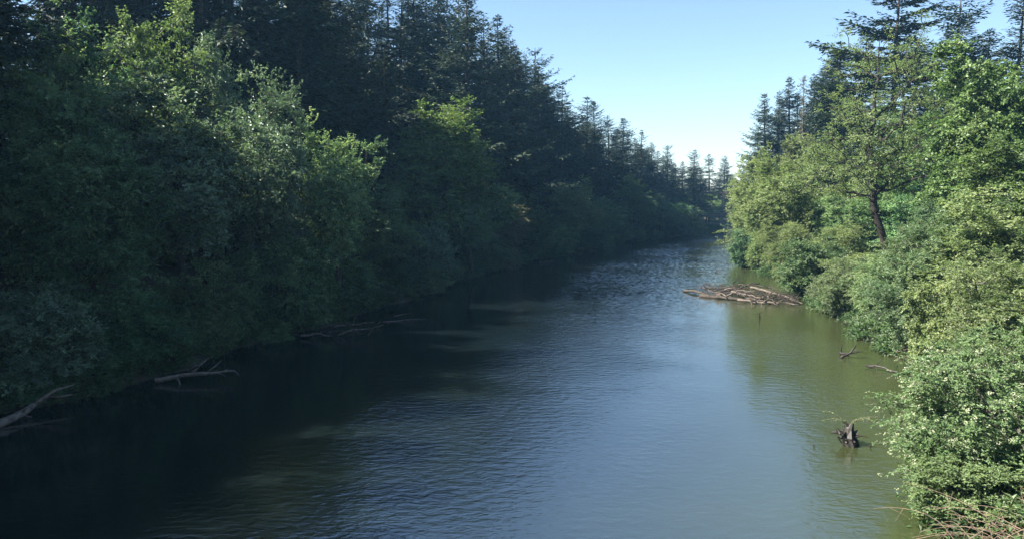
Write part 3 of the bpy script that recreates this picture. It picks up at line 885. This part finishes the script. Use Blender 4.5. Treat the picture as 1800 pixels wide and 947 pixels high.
# ------------------------------------------------------------------ flowering elder at the lower right
def elder():
    pr = broadleaf(71, 6.4, 4.3, 'leaf_elder', 'bark_grey', n_clumps=640, rc=0.52, twigs=13, per=14, lsize=0.105, aspect=0.5, widest=0.40, base=0.0, multi=7, trunk_r=0.2, tip_r=0.008,
                   step=0.5, lobes=20, lobe_amp=0.36, shell=0.35, inner=0.45, up=0.3, droop=0.2)
    rng = np.random.default_rng(9)
    T, O, RC = pr['T'], pr['outw'], pr['RC']
    sel = np.where((np.linalg.norm((T - [0, 0, 2.7]) / [4.3, 4.3, 3.4], axis=1) > 0.66) & (T[:, 2] > 0.8))[0]
    P, D, Nn, L = [], [], [], []
    for i in sel:
        for k in range(rng.integers(1, 6) if math.sin(T[i][0] * 1.7 + 1) + math.sin(T[i][2] * 2.1) + rng.normal(0, 0.5) > -0.2 else rng.integers(0, 2)):
            c = T[i] + O[i] * RC[i] * rng.uniform(0.55, 0.95) + rng.normal(0, 0.22, 3) + [0, 0, 0.12]
            n = unit(O[i] * 0.6 + np.array([0, 0, 0.9]) + rng.normal(0, 0.25, 3))
            u = unit(np.cross(n, [1, 0.2, 0]))
            w = np.cross(n, u)
            r = rng.uniform(0.035, 0.095)
            for q in range(13):
                a, s = rng.uniform(0, 2 * PI), r * math.sqrt(rng.random())
                p = c + u * s * math.cos(a) + w * s * math.sin(a) + n * (0.035 - 2.5 * s * s)
                dd = unit(u * math.cos(a) + w * math.sin(a) + rng.normal(0, 0.4, 3))
                P.append(p); D.append(dd); Nn.append(unit(n + rng.normal(0, 0.35, 3))); L.append(rng.uniform(0.022, 0.045))
    L = np.array(L)
    V, Q = leaf_faces(np.array(P), np.array(D), np.array(Nn), L, L * 0.9)
    pr['parts'].append(('blossoms', np_mesh('blossoms', V, Q, M['blossom'], face_attr={'tint': rng.uniform(0, 1, len(L))})))
    return pr


E = elder()
plant(E, 'elder_bush', 15.3, 22.6, topz(565, 22.6), 3.95, 'big elder bush dotted with creamy white flower heads at the lower right corner', 'bush', rot=0.3)


plant(BUSH[0], 'leafy_bush', 12.6, 20.4, 2.5, 1.9, 'low leafy shoots spreading at the water side foot of the flowering elder', 'bush', 'bushes along the right bank', leaf='leaf_elder')
plant(BUSH[1], 'leafy_bush', 14.4, 19.6, 3.0, 2.0, 'low leafy shoots between the brown canes and the flowering elder', 'bush', 'bushes along the right bank', leaf='leaf_elder')


# dry bramble canes in front of the elder
def brambles():
    rng = np.random.default_rng(17)
    e = obj('bramble_canes', None)
    x0, y0 = 12.2, 17.2
    g = gz(x0, y0)
    e.location = (x0, y0, g)
    tag(e, 'tangle of dry brown bramble canes at the foot of the flowering elder in the corner', 'brambles')
    A, B, C, D = [], [], [], []
    LP, LD, LN, LL = [], [], [], []
    for k in range(190):
        p = np.array([rng.uniform(-1.3, 2.2), rng.uniform(-1.0, 1.2), -0.1])
        a = rng.uniform(0, 2 * PI)
        ln = rng.uniform(1.2, 2.8)
        v = np.array([math.cos(a) * 0.55, math.sin(a) * 0.55, rng.uniform(0.7, 1.25)])
        m = 9
        r = rng.uniform(0.006, 0.013)
        for s in range(m):
            q = p + v * ln / m
            A.append(p); B.append(q); C.append(r * (1 - 0.6 * s / m)); D.append(r * (1 - 0.6 * (s + 1) / m))
            v = v + np.array([math.cos(a) * 0.10, math.sin(a) * 0.10, -0.20]) + rng.normal(0, 0.10, 3)
            p = q
            if s > 2 and rng.random() < 0.6:
                tw = rng.normal(0, 0.22, 3)
                A.append(p); B.append(p + tw); C.append(0.005); D.append(0.002)
                if rng.random() < 0.35:
                    LP.append(p + tw); LD.append(unit(tw)); LN.append(unit(rng.normal(0, 1, 3))); LL.append(rng.uniform(0.04, 0.08))
    V, Q = tubes(A, B, C, D, 5)
    obj('canes', np_mesh('canes', V, Q, M['dry_twig'], smooth=True), e)
    L = np.array(LL)
    V, Q = leaf_faces(np.array(LP), np.array(LD), np.array(LN), L, L * 0.6)
    obj('withered_leaves', np_mesh('withered_leaves', V, Q, M['undergrowth'], face_attr={'tint': rng.uniform(0.5, 1, len(L))}), e)


brambles()

# ------------------------------------------------------------------ undergrowth along both banks
def undergrowth(name, side, seed, label):
    rng = np.random.default_rng(seed)
    n = 6000
    y = rng.uniform(12, 225, n) ** 1.0
    edge = xl(y) if side < 0 else xr(y)
    s = np.abs(rng.normal(0, 2.4, n)) - 0.4
    x = edge - s if side < 0 else edge + s
    g = ground_z(x, y)
    keep = g > -0.15
    x, y, g, s = x[keep], y[keep], g[keep], s[keep]
    C = np.column_stack([x, y, g + 0.25 + rng.uniform(0, 0.9, len(x)) * np.clip(s, 0.15, 1)])
    ow = unit(np.column_stack([np.full(len(x), 0.5 * -side * 1.0), np.zeros(len(x)), np.ones(len(x))]))
    V, Q, tint, tw = clump_leaves(rng, C, rng.uniform(0.35, 0.8, len(x)), ow, 8, 7, 0.20, 0.45, up=0.4, droop=0.5)
    tag(obj(name, np_mesh(name, V, Q, M['undergrowth'], face_attr={'tint': tint})), label, 'undergrowth', kind='stuff')


undergrowth('undergrowth', -1, 81, 'ferns and low leaves covering the shaded left bank')
undergrowth('undergrowth', 1, 82, 'ferns and low leaves covering the sunlit right bank')

# ------------------------------------------------------------------ wood in the river
def log_mesh(rng, pts, radii, sides=10, stubs=0, stub_len=0.5, rough=0.12, forks=()):
    """A knotty bare log: swept rings with an uneven skin, closed ends, broken stubs and forks."""
    parts = []

    def sweep(pts, radii, sides):
        pts = np.asarray(pts, float)
        n = len(pts)
        T = np.gradient(pts, axis=0)
        T = unit(T)
        up = np.where(np.abs(T[:, 2:3]) > 0.9, [[1.0, 0, 0]], [[0, 0, 1.0]])
        U = unit(np.cross(T, up))
        W = np.cross(T, U)
        a = np.arange(sides) / sides * 2 * PI
        rad = np.asarray(radii)[:, None] * (1 + rng.normal(0, rough, (1, sides)) * 0.8 + rng.normal(0, rough * 0.6, (n, sides)))
        ring = pts[:, None] + rad[..., None] * (np.cos(a)[None, :, None] * U[:, None] + np.sin(a)[None, :, None] * W[:, None])
        V = ring.reshape(-1, 3)
        i = (np.arange(n - 1) * sides)[:, None]
        j = np.arange(sides)[None]
        k = (j + 1) % sides
        Q = np.stack([i + j, i + k, i + sides + k, i + sides + j], -1).reshape(-1, 4)
        V = np.concatenate([V, pts[:1] - T[:1] * radii[0] * 0.3, pts[-1:] + T[-1:] * radii[-1] * 0.5])
        c0, c1 = n * sides, n * sides + 1
        jj = np.arange(sides)
        kk = (jj + 1) % sides
        Tr = np.concatenate([np.column_stack([np.full(sides, c0), kk, jj]), np.column_stack([np.full(sides, c1), (n - 1) * sides + jj, (n - 1) * sides + kk])])
        return V, Q, Tr

    out = [sweep(pts, radii, sides)]
    pts = np.asarray(pts, float)
    axis = unit(pts[-1] - pts[0])
    for s in range(stubs):
        t = rng.uniform(0.15, 0.95)
        i = t * (len(pts) - 1)
        p = np.array([np.interp(i, np.arange(len(pts)), pts[:, c]) for c in range(3)])
        r = np.interp(i, np.arange(len(pts)), radii)
        v = unit(np.cross(axis, rng.normal(0, 1, 3)) + axis * 0.6 + [0, 0, 0.25])
        L = stub_len * rng.uniform(0.4, 1.4)
        q = [p, p + v * L * 0.5 + rng.normal(0, 0.03, 3), p + v * L + rng.normal(0, 0.08 * L, 3)]
        out.append(sweep(q, [r * 0.42, r * 0.28, r * 0.12], 6))
    for f in forks:
        out.append(sweep(f[0], f[1], 7))
    vs, qs, ts, off = [], [], [], 0
    for V, Q, Tr in out:
        vs.append(V); qs.append(Q + off); ts.append(Tr + off)
        off += len(V)
    return np.concatenate(vs), [np.concatenate(qs), np.concatenate(ts)]


def wob(rng, p0, p1, n, w):
    p0, p1 = np.asarray(p0, float), np.asarray(p1, float)
    f = np.linspace(0, 1, n)[:, None]
    p = p0 + (p1 - p0) * f
    b = rng.normal(0, w, (n, 3)) * np.sin(f * PI)
    return p + (b + np.roll(b, 1, 0) + np.roll(b, -1, 0)) / 2


def wp(px, py, z=0.0):
    """Point on the water (or z above it) seen at a pixel."""
    d = (CAM_H - z) * F / (py - HOR)
    return np.array([lat(px, d), d, z])


def place_log(name, pts, radii, mat, label, cat='log', group=None, seed=0, **kw):
    rng = np.random.default_rng(seed)
    pts = np.asarray(pts, float)
    o0 = pts[0].copy()
    kw['forks'] = [([np.asarray(q) - o0 for q in f[0]], f[1]) for f in kw.get('forks', ())]
    V, Fs = log_mesh(rng, pts - o0, radii, **kw)
    o = obj(name, np_mesh(name, V, Fs, M[mat], smooth=True))
    o.location = o0
    return tag(o, label, cat, group)


DW = 'bare driftwood logs along the left bank'
r_ = np.random.default_rng(100)
# forked log at the far left
a, b = wp(-45, 765, 0.05), wp(70, 700, 0.55)
p = wob(r_, a, b, 9, 0.07)
fk = [([p[6], p[6] + [0.5, 0.7, 0.45], p[6] + [1.15, 1.1, 0.62]], [0.10, 0.075, 0.03]), ([p[-1], p[-1] + [0.5, 0.1, -0.05], p[-1] + [0.95, 0.25, 0.02]], [0.085, 0.06, 0.02]),
      ([p[4], p[4] + [0.3, -0.2, 0.3], p[4] + [0.5, -0.3, 0.38]], [0.06, 0.04, 0.015])]
place_log('driftwood_log', p, np.linspace(0.20, 0.09, 9), 'driftwood', 'pale forked bare log sloping out of the bank at the far left edge', group=DW, seed=1, stubs=3, forks=fk)
a, b = wp(-20, 762, -0.02), wp(112, 742, 0.10)
place_log('driftwood_branch', wob(r_, a, b, 8, 0.06), np.linspace(0.06, 0.02, 8), 'driftwood_dark', 'thin half-sunk branch just below the forked log', 'branch', DW, 2, stubs=5, stub_len=0.4)
a, b = wp(262, 672, 0.15), wp(392, 655, 0.45)
p = wob(r_, a, b, 11, 0.06)
fk = [([p[5], p[5] + [0.4, 0.3, 0.45], p[5] + [0.75, 0.6, 0.75]], [0.06, 0.04, 0.015]), ([p[7], p[7] + [0.45, 0.2, 0.35], p[7] + [0.7, 0.3, 0.6]], [0.05, 0.035, 0.012]),
      ([p[-1], p[-1] + [0.35, -0.05, 0.02], p[-1] + [0.62, -0.1, -0.18]], [0.055, 0.04, 0.015]), ([p[3], p[3] + [0.25, -0.3, -0.1], p[3] + [0.5, -0.6, -0.45]], [0.05, 0.035, 0.02])]
place_log('driftwood_log', p, np.linspace(0.13, 0.055, 11), 'driftwood', 'long pale bare log with upturned twigs reaching over the dark water below the broad alder', group=DW, seed=3, stubs=6, stub_len=0.6, forks=fk)
place_log('driftwood_branch', wob(r_, wp(300, 655, 0.5), wp(360, 642, 0.9), 6, 0.08), np.linspace(0.05, 0.015, 6), 'driftwood_dark', 'short dark branch rising just behind the long pale log', 'branch', DW, 4, stubs=4)
TG = 'bare branches tangled at the left bank'
tang = [((525, 592), (580, 590), 0.10, 0.35, 0.09, 'driftwood', 'curved pale branch lying flat at the left end of the tangle'),
        ((585, 575), (655, 568), 0.5, 0.9, 0.07, 'driftwood', 'upper level branch of the tangle'),
        ((590, 590), (672, 572), 0.05, 0.75, 0.07, 'driftwood', 'long middle branch of the tangle rising to the right'),
        ((600, 568), (630, 592), 0.8, 0.02, 0.05, 'driftwood_dark', 'steep dark branch dipping into the water within the tangle'),
        ((645, 590), (668, 566), 0.0, 1.1, 0.06, 'driftwood', 'forked branch standing up at the right end of the tangle'),
        ((560, 582), (640, 585), 0.4, 0.1, 0.045, 'driftwood_dark', 'thin branch low across the front of the tangle'),
        ((570, 578), (612, 570), 0.2, 0.9, 0.05, 'driftwood_dark', 'short branch at the back of the tangle'),
        ((690, 556), (722, 550), 0.2, 0.45, 0.045, 'driftwood', 'short pale pole upstream of the long thin pole in the water'),
        ((672, 566), (748, 561), 0.05, 0.05, 0.04, 'driftwood', 'long thin pale pole floating right of the tangle')]
for i, (a, b, z0, z1, r, mt, lab) in enumerate(tang):
    place_log('driftwood_branch', wob(r_, wp(*a, z0), wp(*b, z1), 9, 0.10 if i < 7 else 0.03), np.linspace(r, r * 0.35, 9), mt, lab, 'branch', TG, 10 + i, sides=7, stubs=4 if i < 7 else 1, stub_len=0.7)
for i, (a, b, lab) in enumerate([((1030, 438), (1062, 433), 'pale log at the waterline below the far alders'), ((948, 462), (985, 456), 'dark log at the waterline under the brown-tinged alder')]):
    place_log('driftwood_log', wob(r_, wp(*a, 0.1), wp(*b, 0.3), 8, 0.1), np.linspace(0.14, 0.07, 8), ['driftwood', 'driftwood_dark'][i], lab, 'log', DW, 30 + i, stubs=4, stub_len=0.9)

# the driftwood pile on the right: every log its own thing
PG = 'logs of the driftwood pile'
pile = [((1204, 511), (1300, 527), 0.12, 0.10, 0.17, 'driftwood_dark', 'dark wet log pointing far out into the river from the pile', 2),
        ((1232, 520), (1372, 534), 0.10, 0.10, 0.20, 'driftwood_dark', 'thick log forming the front edge of the pile', 2),
        ((1300, 527), (1408, 536), 0.28, 0.22, 0.15, 'driftwood_sunlit', 'pale log lying along the near side of the pile', 2),
        ((1322, 505), (1404, 528), 0.95, 0.30, 0.15, 'driftwood_sunlit', 'longest pale straight log slanting down the right side of the pile', 1),
        ((1338, 508), (1414, 533), 0.70, 0.20, 0.13, 'driftwood_sunlit', 'slim pale log parallel to the longest pale one', 1),
        ((1238, 506), (1302, 503), 0.45, 1.05, 0.10, 'driftwood_dark', 'crooked dark branch arching over the left part of the pile', 5),
        ((1262, 514), (1338, 498), 0.30, 1.15, 0.13, 'driftwood_dark', 'dark log resting high across the back of the pile', 3),
        ((1288, 512), (1345, 524), 0.80, 0.45, 0.15, 'driftwood_sunlit', 'short thick grey log in the middle of the pile', 2),
        ((1262, 518), (1322, 514), 0.40, 0.65, 0.14, 'driftwood_sunlit', 'grey log in the left middle of the pile', 3),
        ((1345, 531), (1362, 508), 0.30, 1.10, 0.09, 'driftwood_sunlit', 'upright crooked root in the right part of the pile', 5),
        ((1322, 530), (1352, 516), 0.35, 0.80, 0.08, 'driftwood_sunlit', 'pale crosswise branch in front of the middle logs', 4),
        ((1372, 538), (1350, 520), 0.10, 0.75, 0.07, 'driftwood_dark', 'thin dark branch leaning against the near side of the pile', 4),
        ((1300, 500), (1374, 509), 1.05, 0.85, 0.11, 'driftwood_dark', 'dark log along the top back edge of the pile', 3),
        ((1280, 522), (1246, 509), 0.35, 0.60, 0.07, 'driftwood_sunlit', 'pale forked branch at the left end of the pile', 5),
        ((1312, 522), (1286, 500), 0.55, 1.35, 0.055, 'driftwood_dark', 'thin branch sticking up from the left middle of the pile', 6),
        ((1360, 524), (1392, 514), 0.55, 0.65, 0.06, 'driftwood_dark', 'thin dark branch across the pale straight logs', 4),
        ((1276, 510), (1330, 512), 0.75, 0.85, 0.10, 'driftwood_sunlit', 'bleached log on top of the left middle', 3)]
for i, (a, b, z0, z1, r, mt, lab, st) in enumerate(pile):
    place_log('driftwood_log' if r >= 0.1 else 'driftwood_branch', wob(r_, wp(*a, z0 * 0.85), wp(*b, z1 * 0.85), 12, 0.15), np.linspace(r * 0.72, r * 0.36, 12), mt, lab, 'log' if r >= 0.1 else 'branch', PG, 50 + i, sides=9, stubs=st + 4, stub_len=0.7, rough=0.2)
# litter of small sticks caught between the logs
rng = np.random.default_rng(77)
A, B, R0 = [], [], []
for k in range(900):
    c = wp(rng.uniform(1245, 1400), 0, 0) if False else wp(*(lambda f: (1235 + 170 * f, 510 + 20 * f + rng.uniform(-6, 9)))(rng.random()), 0.0)
    c[2] = rng.uniform(0.02, 0.6)
    v = rng.normal(0, 1, 3) * [1, 0.8, 0.28]
    v = v / np.linalg.norm(v) * rng.uniform(0.25, 1.1)
    A.append(c); B.append(c + v); R0.append(rng.uniform(0.008, 0.03))
R0 = np.array(R0)
V, Q = tubes(A, B, R0, R0 * 0.5, 5)
tag(obj('driftwood_litter', np_mesh('driftwood_litter', V, Q, M['driftwood_dark'], smooth=True)), 'small sticks and debris caught between the logs of the pile', 'debris', kind='stuff')

# root wad in the water at the lower right
def root_wad():
    rng = np.random.default_rng(41)
    c = wp(1505, 790, 0.0)
    e = obj('uprooted_stump', None)
    e.location = c
    e.scale = (1.08, 1.08, 1.0)
    tag(e, 'dark uprooted stump with splayed roots and green sprouts standing in the shallow water', 'stump')
    p = np.array([[0.12, 0.1, -0.3], [0.06, 0.05, 0.05], [-0.02, 0.0, 0.35], [0.02, 0.0, 0.62], [0.10, -0.02, 0.82]])
    forks = []
    for k in range(26):
        a = k / 26 * 2 * PI + rng.normal(0, 0.2)
        z = rng.uniform(0.0, 0.5)
        ln = rng.uniform(0.25, 0.62)
        s = np.array([0.02, 0, z])
        m1 = s + np.array([math.cos(a), math.sin(a), rng.uniform(-0.1, 0.5)]) * ln * 0.5
        m2 = m1 + np.array([math.cos(a + rng.normal(0, 0.6)), math.sin(a + rng.normal(0, 0.6)), rng.uniform(-0.7, 0.5)]) * ln * 0.35
        m3 = m2 + rng.normal(0, 0.10, 3)
        forks.append(([s, m1, m2, m3], [0.085, 0.055, 0.032, 0.012]))
    forks.append(([p[3], [-0.05, 0, 0.74], [-0.14, 0, 0.90]], [0.09, 0.06, 0.02]))
    forks.append(([p[2], [-0.25, 0, 0.40], [-0.36, 0.05, 0.62]], [0.08, 0.05, 0.02]))
    V, Fs = log_mesh(rng, p, [0.30, 0.27, 0.21, 0.13, 0.05], sides=10, rough=0.22, stubs=5, stub_len=0.25, forks=forks)
    obj('stump', np_mesh('stump', V, Fs, M['wet_wood'], smooth=False), e)
    A, B, C, D = [], [], [], []
    LP, LD, LN, LL = [], [], [], []
    for k in range(7):
        q = np.array([rng.uniform(-0.15, 0.2), rng.uniform(-0.1, 0.1), 0.6])
        a = rng.choice([PI, 0.0]) + rng.normal(0, 0.5)
        v = np.array([math.cos(a) * 0.35, math.sin(a) * 0.35, 1.0]) * rng.uniform(0.7, 1.2)
        for s in range(7):
            q2 = q + v * 0.13
            A.append(q); B.append(q2); C.append(0.009); D.append(0.007)
            v = v + np.array([math.cos(a) * 0.16, math.sin(a) * 0.16, -0.20]) + rng.normal(0, 0.06, 3)
            for w in range(5):
                LP.append(q2); LD.append(unit(rng.normal(0, 1, 3))); LN.append(unit(rng.normal(0, 1, 3))); LL.append(rng.uniform(0.04, 0.08))
            q = q2
    V1, Q1 = tubes(A, B, C, D, 5)
    sp = obj('sprout', np_mesh('sprout', V1, Q1, M['bark_grey']), e)
    L = np.array(LL)
    V2, Q2 = leaf_faces(np.array(LP), np.array(LD), np.array(LN), L, L * 0.5)
    obj('leaves', np_mesh('leaves', V2, Q2, M['leaf_sparse'], face_attr={'tint': rng.uniform(0.2, 0.9, len(L))}), sp)


root_wad()
SN = 'single snags in the right-hand shallows'
place_log('driftwood_branch', wob(r_, wp(1339, 562, -0.15), wp(1340, 549, 0.55), 7, 0.05), np.linspace(0.07, 0.02, 7), 'wet_wood', 'small dark twig standing up in the water in front of the driftwood pile', 'branch', SN, 91, stubs=5, stub_len=0.8)
place_log('driftwood_branch', wob(r_, wp(1486, 632, 0.0), wp(1512, 608, 0.75), 8, 0.07), np.linspace(0.09, 0.03, 8), 'wet_wood', 'dark broken branch leaning out of the right bank by the pale willow', 'branch', SN, 92, stubs=5, stub_len=0.7)
place_log('driftwood_branch', wob(r_, wp(1484, 622, 0.15), wp(1500, 628, 0.1), 8, 0.07), np.linspace(0.09, 0.04, 8), 'wet_wood', 'black stub beside the dark broken branch at the right bank', 'branch', SN, 93, stubs=5, stub_len=0.6)
place_log('driftwood_log', wob(r_, wp(1532, 645, 0.12), wp(1590, 657, 0.12), 8, 0.07), np.linspace(0.08, 0.04, 8), 'wet_wood', 'brown log lying on the mud under the silvery willow', 'log', SN, 94, stubs=4, stub_len=0.5)
place_log('driftwood_branch', wob(r_, wp(1258, 478, 0.05), wp(1272, 474, 0.4), 7, 0.05), np.linspace(0.07, 0.02, 7), 'wet_wood', 'tiny dark twig breaking the surface beyond the driftwood pile', 'branch', SN, 95, stubs=6, stub_len=1.0)
place_log('driftwood_branch', wob(r_, wp(1290, 497, 0.05), wp(1302, 488, 0.5), 7, 0.05), np.linspace(0.06, 0.02, 7), 'wet_wood', 'dark twig in the water just behind the driftwood pile', 'branch', SN, 96, stubs=6, stub_len=1.0)
place_log('driftwood_branch', wob(r_, wp(1441, 794, -0.1), wp(1446, 789, 0.1), 5, 0.02), np.linspace(0.03, 0.012, 5), 'wet_wood', 'small twig tip left of the uprooted stump', 'branch', SN, 97, stubs=2, stub_len=0.25)
place_log('driftwood_branch', wob(r_, wp(1541, 796, -0.1), wp(1548, 789, 0.14), 5, 0.02), np.linspace(0.04, 0.015, 5), 'wet_wood', 'small root tip right of the uprooted stump', 'branch', SN, 98, stubs=2, stub_len=0.25)

# ------------------------------------------------------------------ truss bridge at the bend
def truss_bridge():
    m, nt, out = new_mat('bridge_steel')
    no = N(nt, 'ShaderNodeTexNoise')
    no.inputs['Scale'].default_value = 1.5
    no.inputs['Detail'].default_value = 5
    pb = N(nt, 'ShaderNodeBsdfPrincipled')
    pb.inputs['Roughness'].default_value = 0.7
    nt.links.new(ramp(nt, no.outputs[0], [(0.35, (0.035, 0.028, 0.024)), (0.7, (0.085, 0.06, 0.045))]), pb.inputs['Base Color'])
    nt.links.new(pb.outputs[0], out.inputs[0])
    M['steel'] = m
    m2, nt, out = new_mat('pier_concrete')
    no = N(nt, 'ShaderNodeTexNoise')
    no.inputs['Scale'].default_value = 0.8
    no.inputs['Detail'].default_value = 6
    pb = N(nt, 'ShaderNodeBsdfPrincipled')
    pb.inputs['Roughness'].default_value = 0.9
    nt.links.new(ramp(nt, no.outputs[0], [(0.3, (0.10, 0.095, 0.085)), (0.7, (0.24, 0.23, 0.21))]), pb.inputs['Base Color'])
    nt.links.new(pb.outputs[0], out.inputs[0])
    M['concrete'] = m2
    e = obj('truss_bridge', None)
    A, B = np.array([46.5, 216.0]), np.array([88.0, 206.0])
    L = float(np.linalg.norm(B - A))
    ang = math.atan2(B[1] - A[1], B[0] - A[0])
    e.location = (A[0], A[1], 5.0)
    e.rotation_euler = (0, 0, ang)
    tag(e, 'dark steel truss bridge crossing the river at the bend', 'bridge')

    def box(x0, x1, y0, y1, z0, z1):
        V = np.array([(x, y, z) for z in (z0, z1) for y in (y0, y1) for x in (x0, x1)], float)
        Q = np.array([(0, 2, 3, 1), (4, 5, 7, 6), (0, 1, 5, 4), (2, 6, 7, 3), (0, 4, 6, 2), (1, 3, 7, 5)])
        return V, Q

    def bar(p0, p1, w, y):
        p0, p1 = np.array(p0, float), np.array(p1, float)
        d = (p1 - p0) / np.linalg.norm(p1 - p0)
        n = np.array([-d[1], d[0]]) * w / 2
        c = [p0 + n, p0 - n, p1 - n, p1 + n]
        V = np.array([(q[0], y - w / 2, q[1]) for q in c] + [(q[0], y + w / 2, q[1]) for q in c])
        Q = np.array([(0, 1, 2, 3), (7, 6, 5, 4), (0, 4, 5, 1), (1, 5, 6, 2), (2, 6, 7, 3), (3, 7, 4, 0)])
        return V, Q

    V, Q = join([box(-3, L + 3, -2.4, 2.4, -0.55, -0.1), box(-3, L + 3, -2.75, -2.41, -0.9, 0.1), box(-3, L + 3, 2.41, 2.75, -0.9, 0.1)])
    obj('deck', np_mesh('deck', V, Q, M['steel']), e)
    npan, hh = 8, 5.6
    for s in (-1, 1):
        y = s * 2.58
        w = L / npan
        P = [bar((w, hh), (L - w, hh), 0.30, y)]
        P.append(bar((0, 0.12), (w, hh - 0.18), 0.32, y))
        P.append(bar((L, 0.12), (L - w, hh - 0.18), 0.32, y))
        for k in range(1, npan):
            P.append(bar((k * w, 0.12), (k * w, hh - 0.16), 0.20, y + 0.004 * s))
        for k in range(1, npan - 1):
            a, b = (k, k + 1) if k < npan // 2 else (k + 1, k)
            P.append(bar((a * w, hh - 0.2), (b * w, 0.14), 0.16, y - 0.03 * s))
        P.append(bar((0.2, 1.1), (L - 0.2, 1.1), 0.07, y - 0.25 * s))
        V, Q = join(P)
        obj('truss', np_mesh('truss', V, Q, M['steel']), e)
    P = []
    for k in range(1, npan):
        P.append(box(k * L / npan - 0.12, k * L / npan + 0.12, -2.4, 2.4, hh - 0.25, hh - 0.02))
    V, Q = join(P)
    obj('cross_bracing', np_mesh('cross_bracing', V, Q, M['steel']), e)
    for x in (-1.2, L + 1.2):
        V, Q = join([box(x - 0.9, x + 0.9, -2.9, 2.9, -7.5, -0.95)])
        obj('pier', np_mesh('pier', V, Q, M['concrete']), e)


truss_bridge()

# trees beyond the bridge that close the view
rr = random.Random(21)
fg = 'trees closing the view beyond the bridge'
for i in range(26):
    x = 50 + i * 6.5 + rr.uniform(-2, 2)
    yb = float(np.interp(x + 2, LEFT[:, 1], LEFT[:, 0]))
    for o_, lo, hi, pr, nm in ((5, 8, 12, ALDER, 'broadleaf_tree'), (13, 14, 20, FIR, 'fir_tree'), (24, 16, 22, FIR, 'fir_tree')):
        y = yb + o_ + rr.uniform(-2, 2) + 6
        px = 900 + x / y * F
        if 1225 < px < 1300 and nm == 'fir_tree' and o_ == 13:
            continue
        lim = topz(300 if nm == 'fir_tree' else 335, y)
        top = min(gz(x, y) + rr.uniform(lo, hi), lim)
        if top - gz(x, y) < 4: continue
        plant(rr.choice(pr), nm, x, y, top, rr.uniform(3.4, 4.8), 'far leafy tree beyond the truss bridge' if nm == 'broadleaf_tree' else 'far fir closing the view beyond the truss bridge',
              'tree' if nm == 'broadleaf_tree' else 'fir', fg + (' with leaves' if nm == 'broadleaf_tree' else ', firs'), leaf='leaf_bright' if nm == 'broadleaf_tree' else None)

# ------------------------------------------------------------------ air
HAZE = 0.00022
if HAZE > 0:
    m, nt, out = new_mat('haze')
    pv = N(nt, 'ShaderNodeVolumePrincipled')
    pv.inputs['Color'].default_value = (0.28, 0.62, 1.0, 1)
    pv.inputs['Density'].default_value = HAZE
    pv.inputs['Anisotropy'].default_value = 0.2
    nt.links.new(pv.outputs[0], out.inputs['Volume'])
    x0, x1, y0, y1, z0, z1 = -705, 905, -205, 1005, -4.2, 62
    V = np.array([(x, y, z) for z in (z0, z1) for y in (y0, y1) for x in (x0, x1)], float)
    Q = np.array([(0, 2, 3, 1), (4, 5, 7, 6), (0, 1, 5, 4), (2, 6, 7, 3), (0, 4, 6, 2), (1, 3, 7, 5)])
    tag(obj('haze', np_mesh('haze', V, Q, m)), 'thin bluish air over the river valley', 'haze', kind='stuff')

# ------------------------------------------------------------------ light
SUN_EL, SUN_AZ = math.radians(46), math.radians(-97)      # azimuth from +y towards +x
sd = (math.cos(SUN_EL) * math.sin(SUN_AZ), math.cos(SUN_EL) * math.cos(SUN_AZ), math.sin(SUN_EL))
w = bpy.data.worlds.new('World')
SC.world = w
w.use_nodes = True
nt = w.node_tree
sky = nt.nodes.new('ShaderNodeTexSky')
sky.sky_type = 'NISHITA'
sky.sun_disc = False
sky.sun_elevation = SUN_EL
sky.sun_rotation = SUN_AZ
sky.air_density = 1.0
sky.dust_density = 0.25
sky.ozone_density = 3.0
bg = nt.nodes['Background']
bg.inputs[1].default_value = 0.05
nt.links.new(sky.outputs[0], bg.inputs[0])
from mathutils import Vector
sl = bpy.data.lights.new('sun', 'SUN')
sl.energy = 5.0
sl.angle = math.radians(0.53)
sl.color = (1.0, 0.95, 0.87)
so = obj('sun', sl)
so.rotation_euler = Vector(sd).to_track_quat('Z', 'Y').to_euler()
so.location = (-60, 20, 80)

# ------------------------------------------------------------------ camera
cd = bpy.data.cameras.new('camera')
cd.sensor_width = 36
cd.lens = 36 * F / 1800
cd.clip_end = 3000
co = obj('camera', cd)
co.location = (0, 0, CAM_H)
co.rotation_euler = (PI / 2 - math.atan((473.5 - HOR) / F), 0, 0)
SC.camera = co

SC.view_settings.view_transform = 'Standard'
SC.view_settings.look = 'None'
SC.view_settings.gamma = 1
SC.view_settings.exposure = 2.18
SC.view_settings.use_curve_mapping = False
SC.render.engine = 'CYCLES'
cy = SC.cycles
cy.use_denoising = True
cy.max_bounces = 6
cy.diffuse_bounces = 3
cy.glossy_bounces = 3
cy.transmission_bounces = 4
cy.transparent_max_bounces = 4
cy.volume_bounces = 0
cy.caustics_reflective = False
cy.caustics_refractive = False
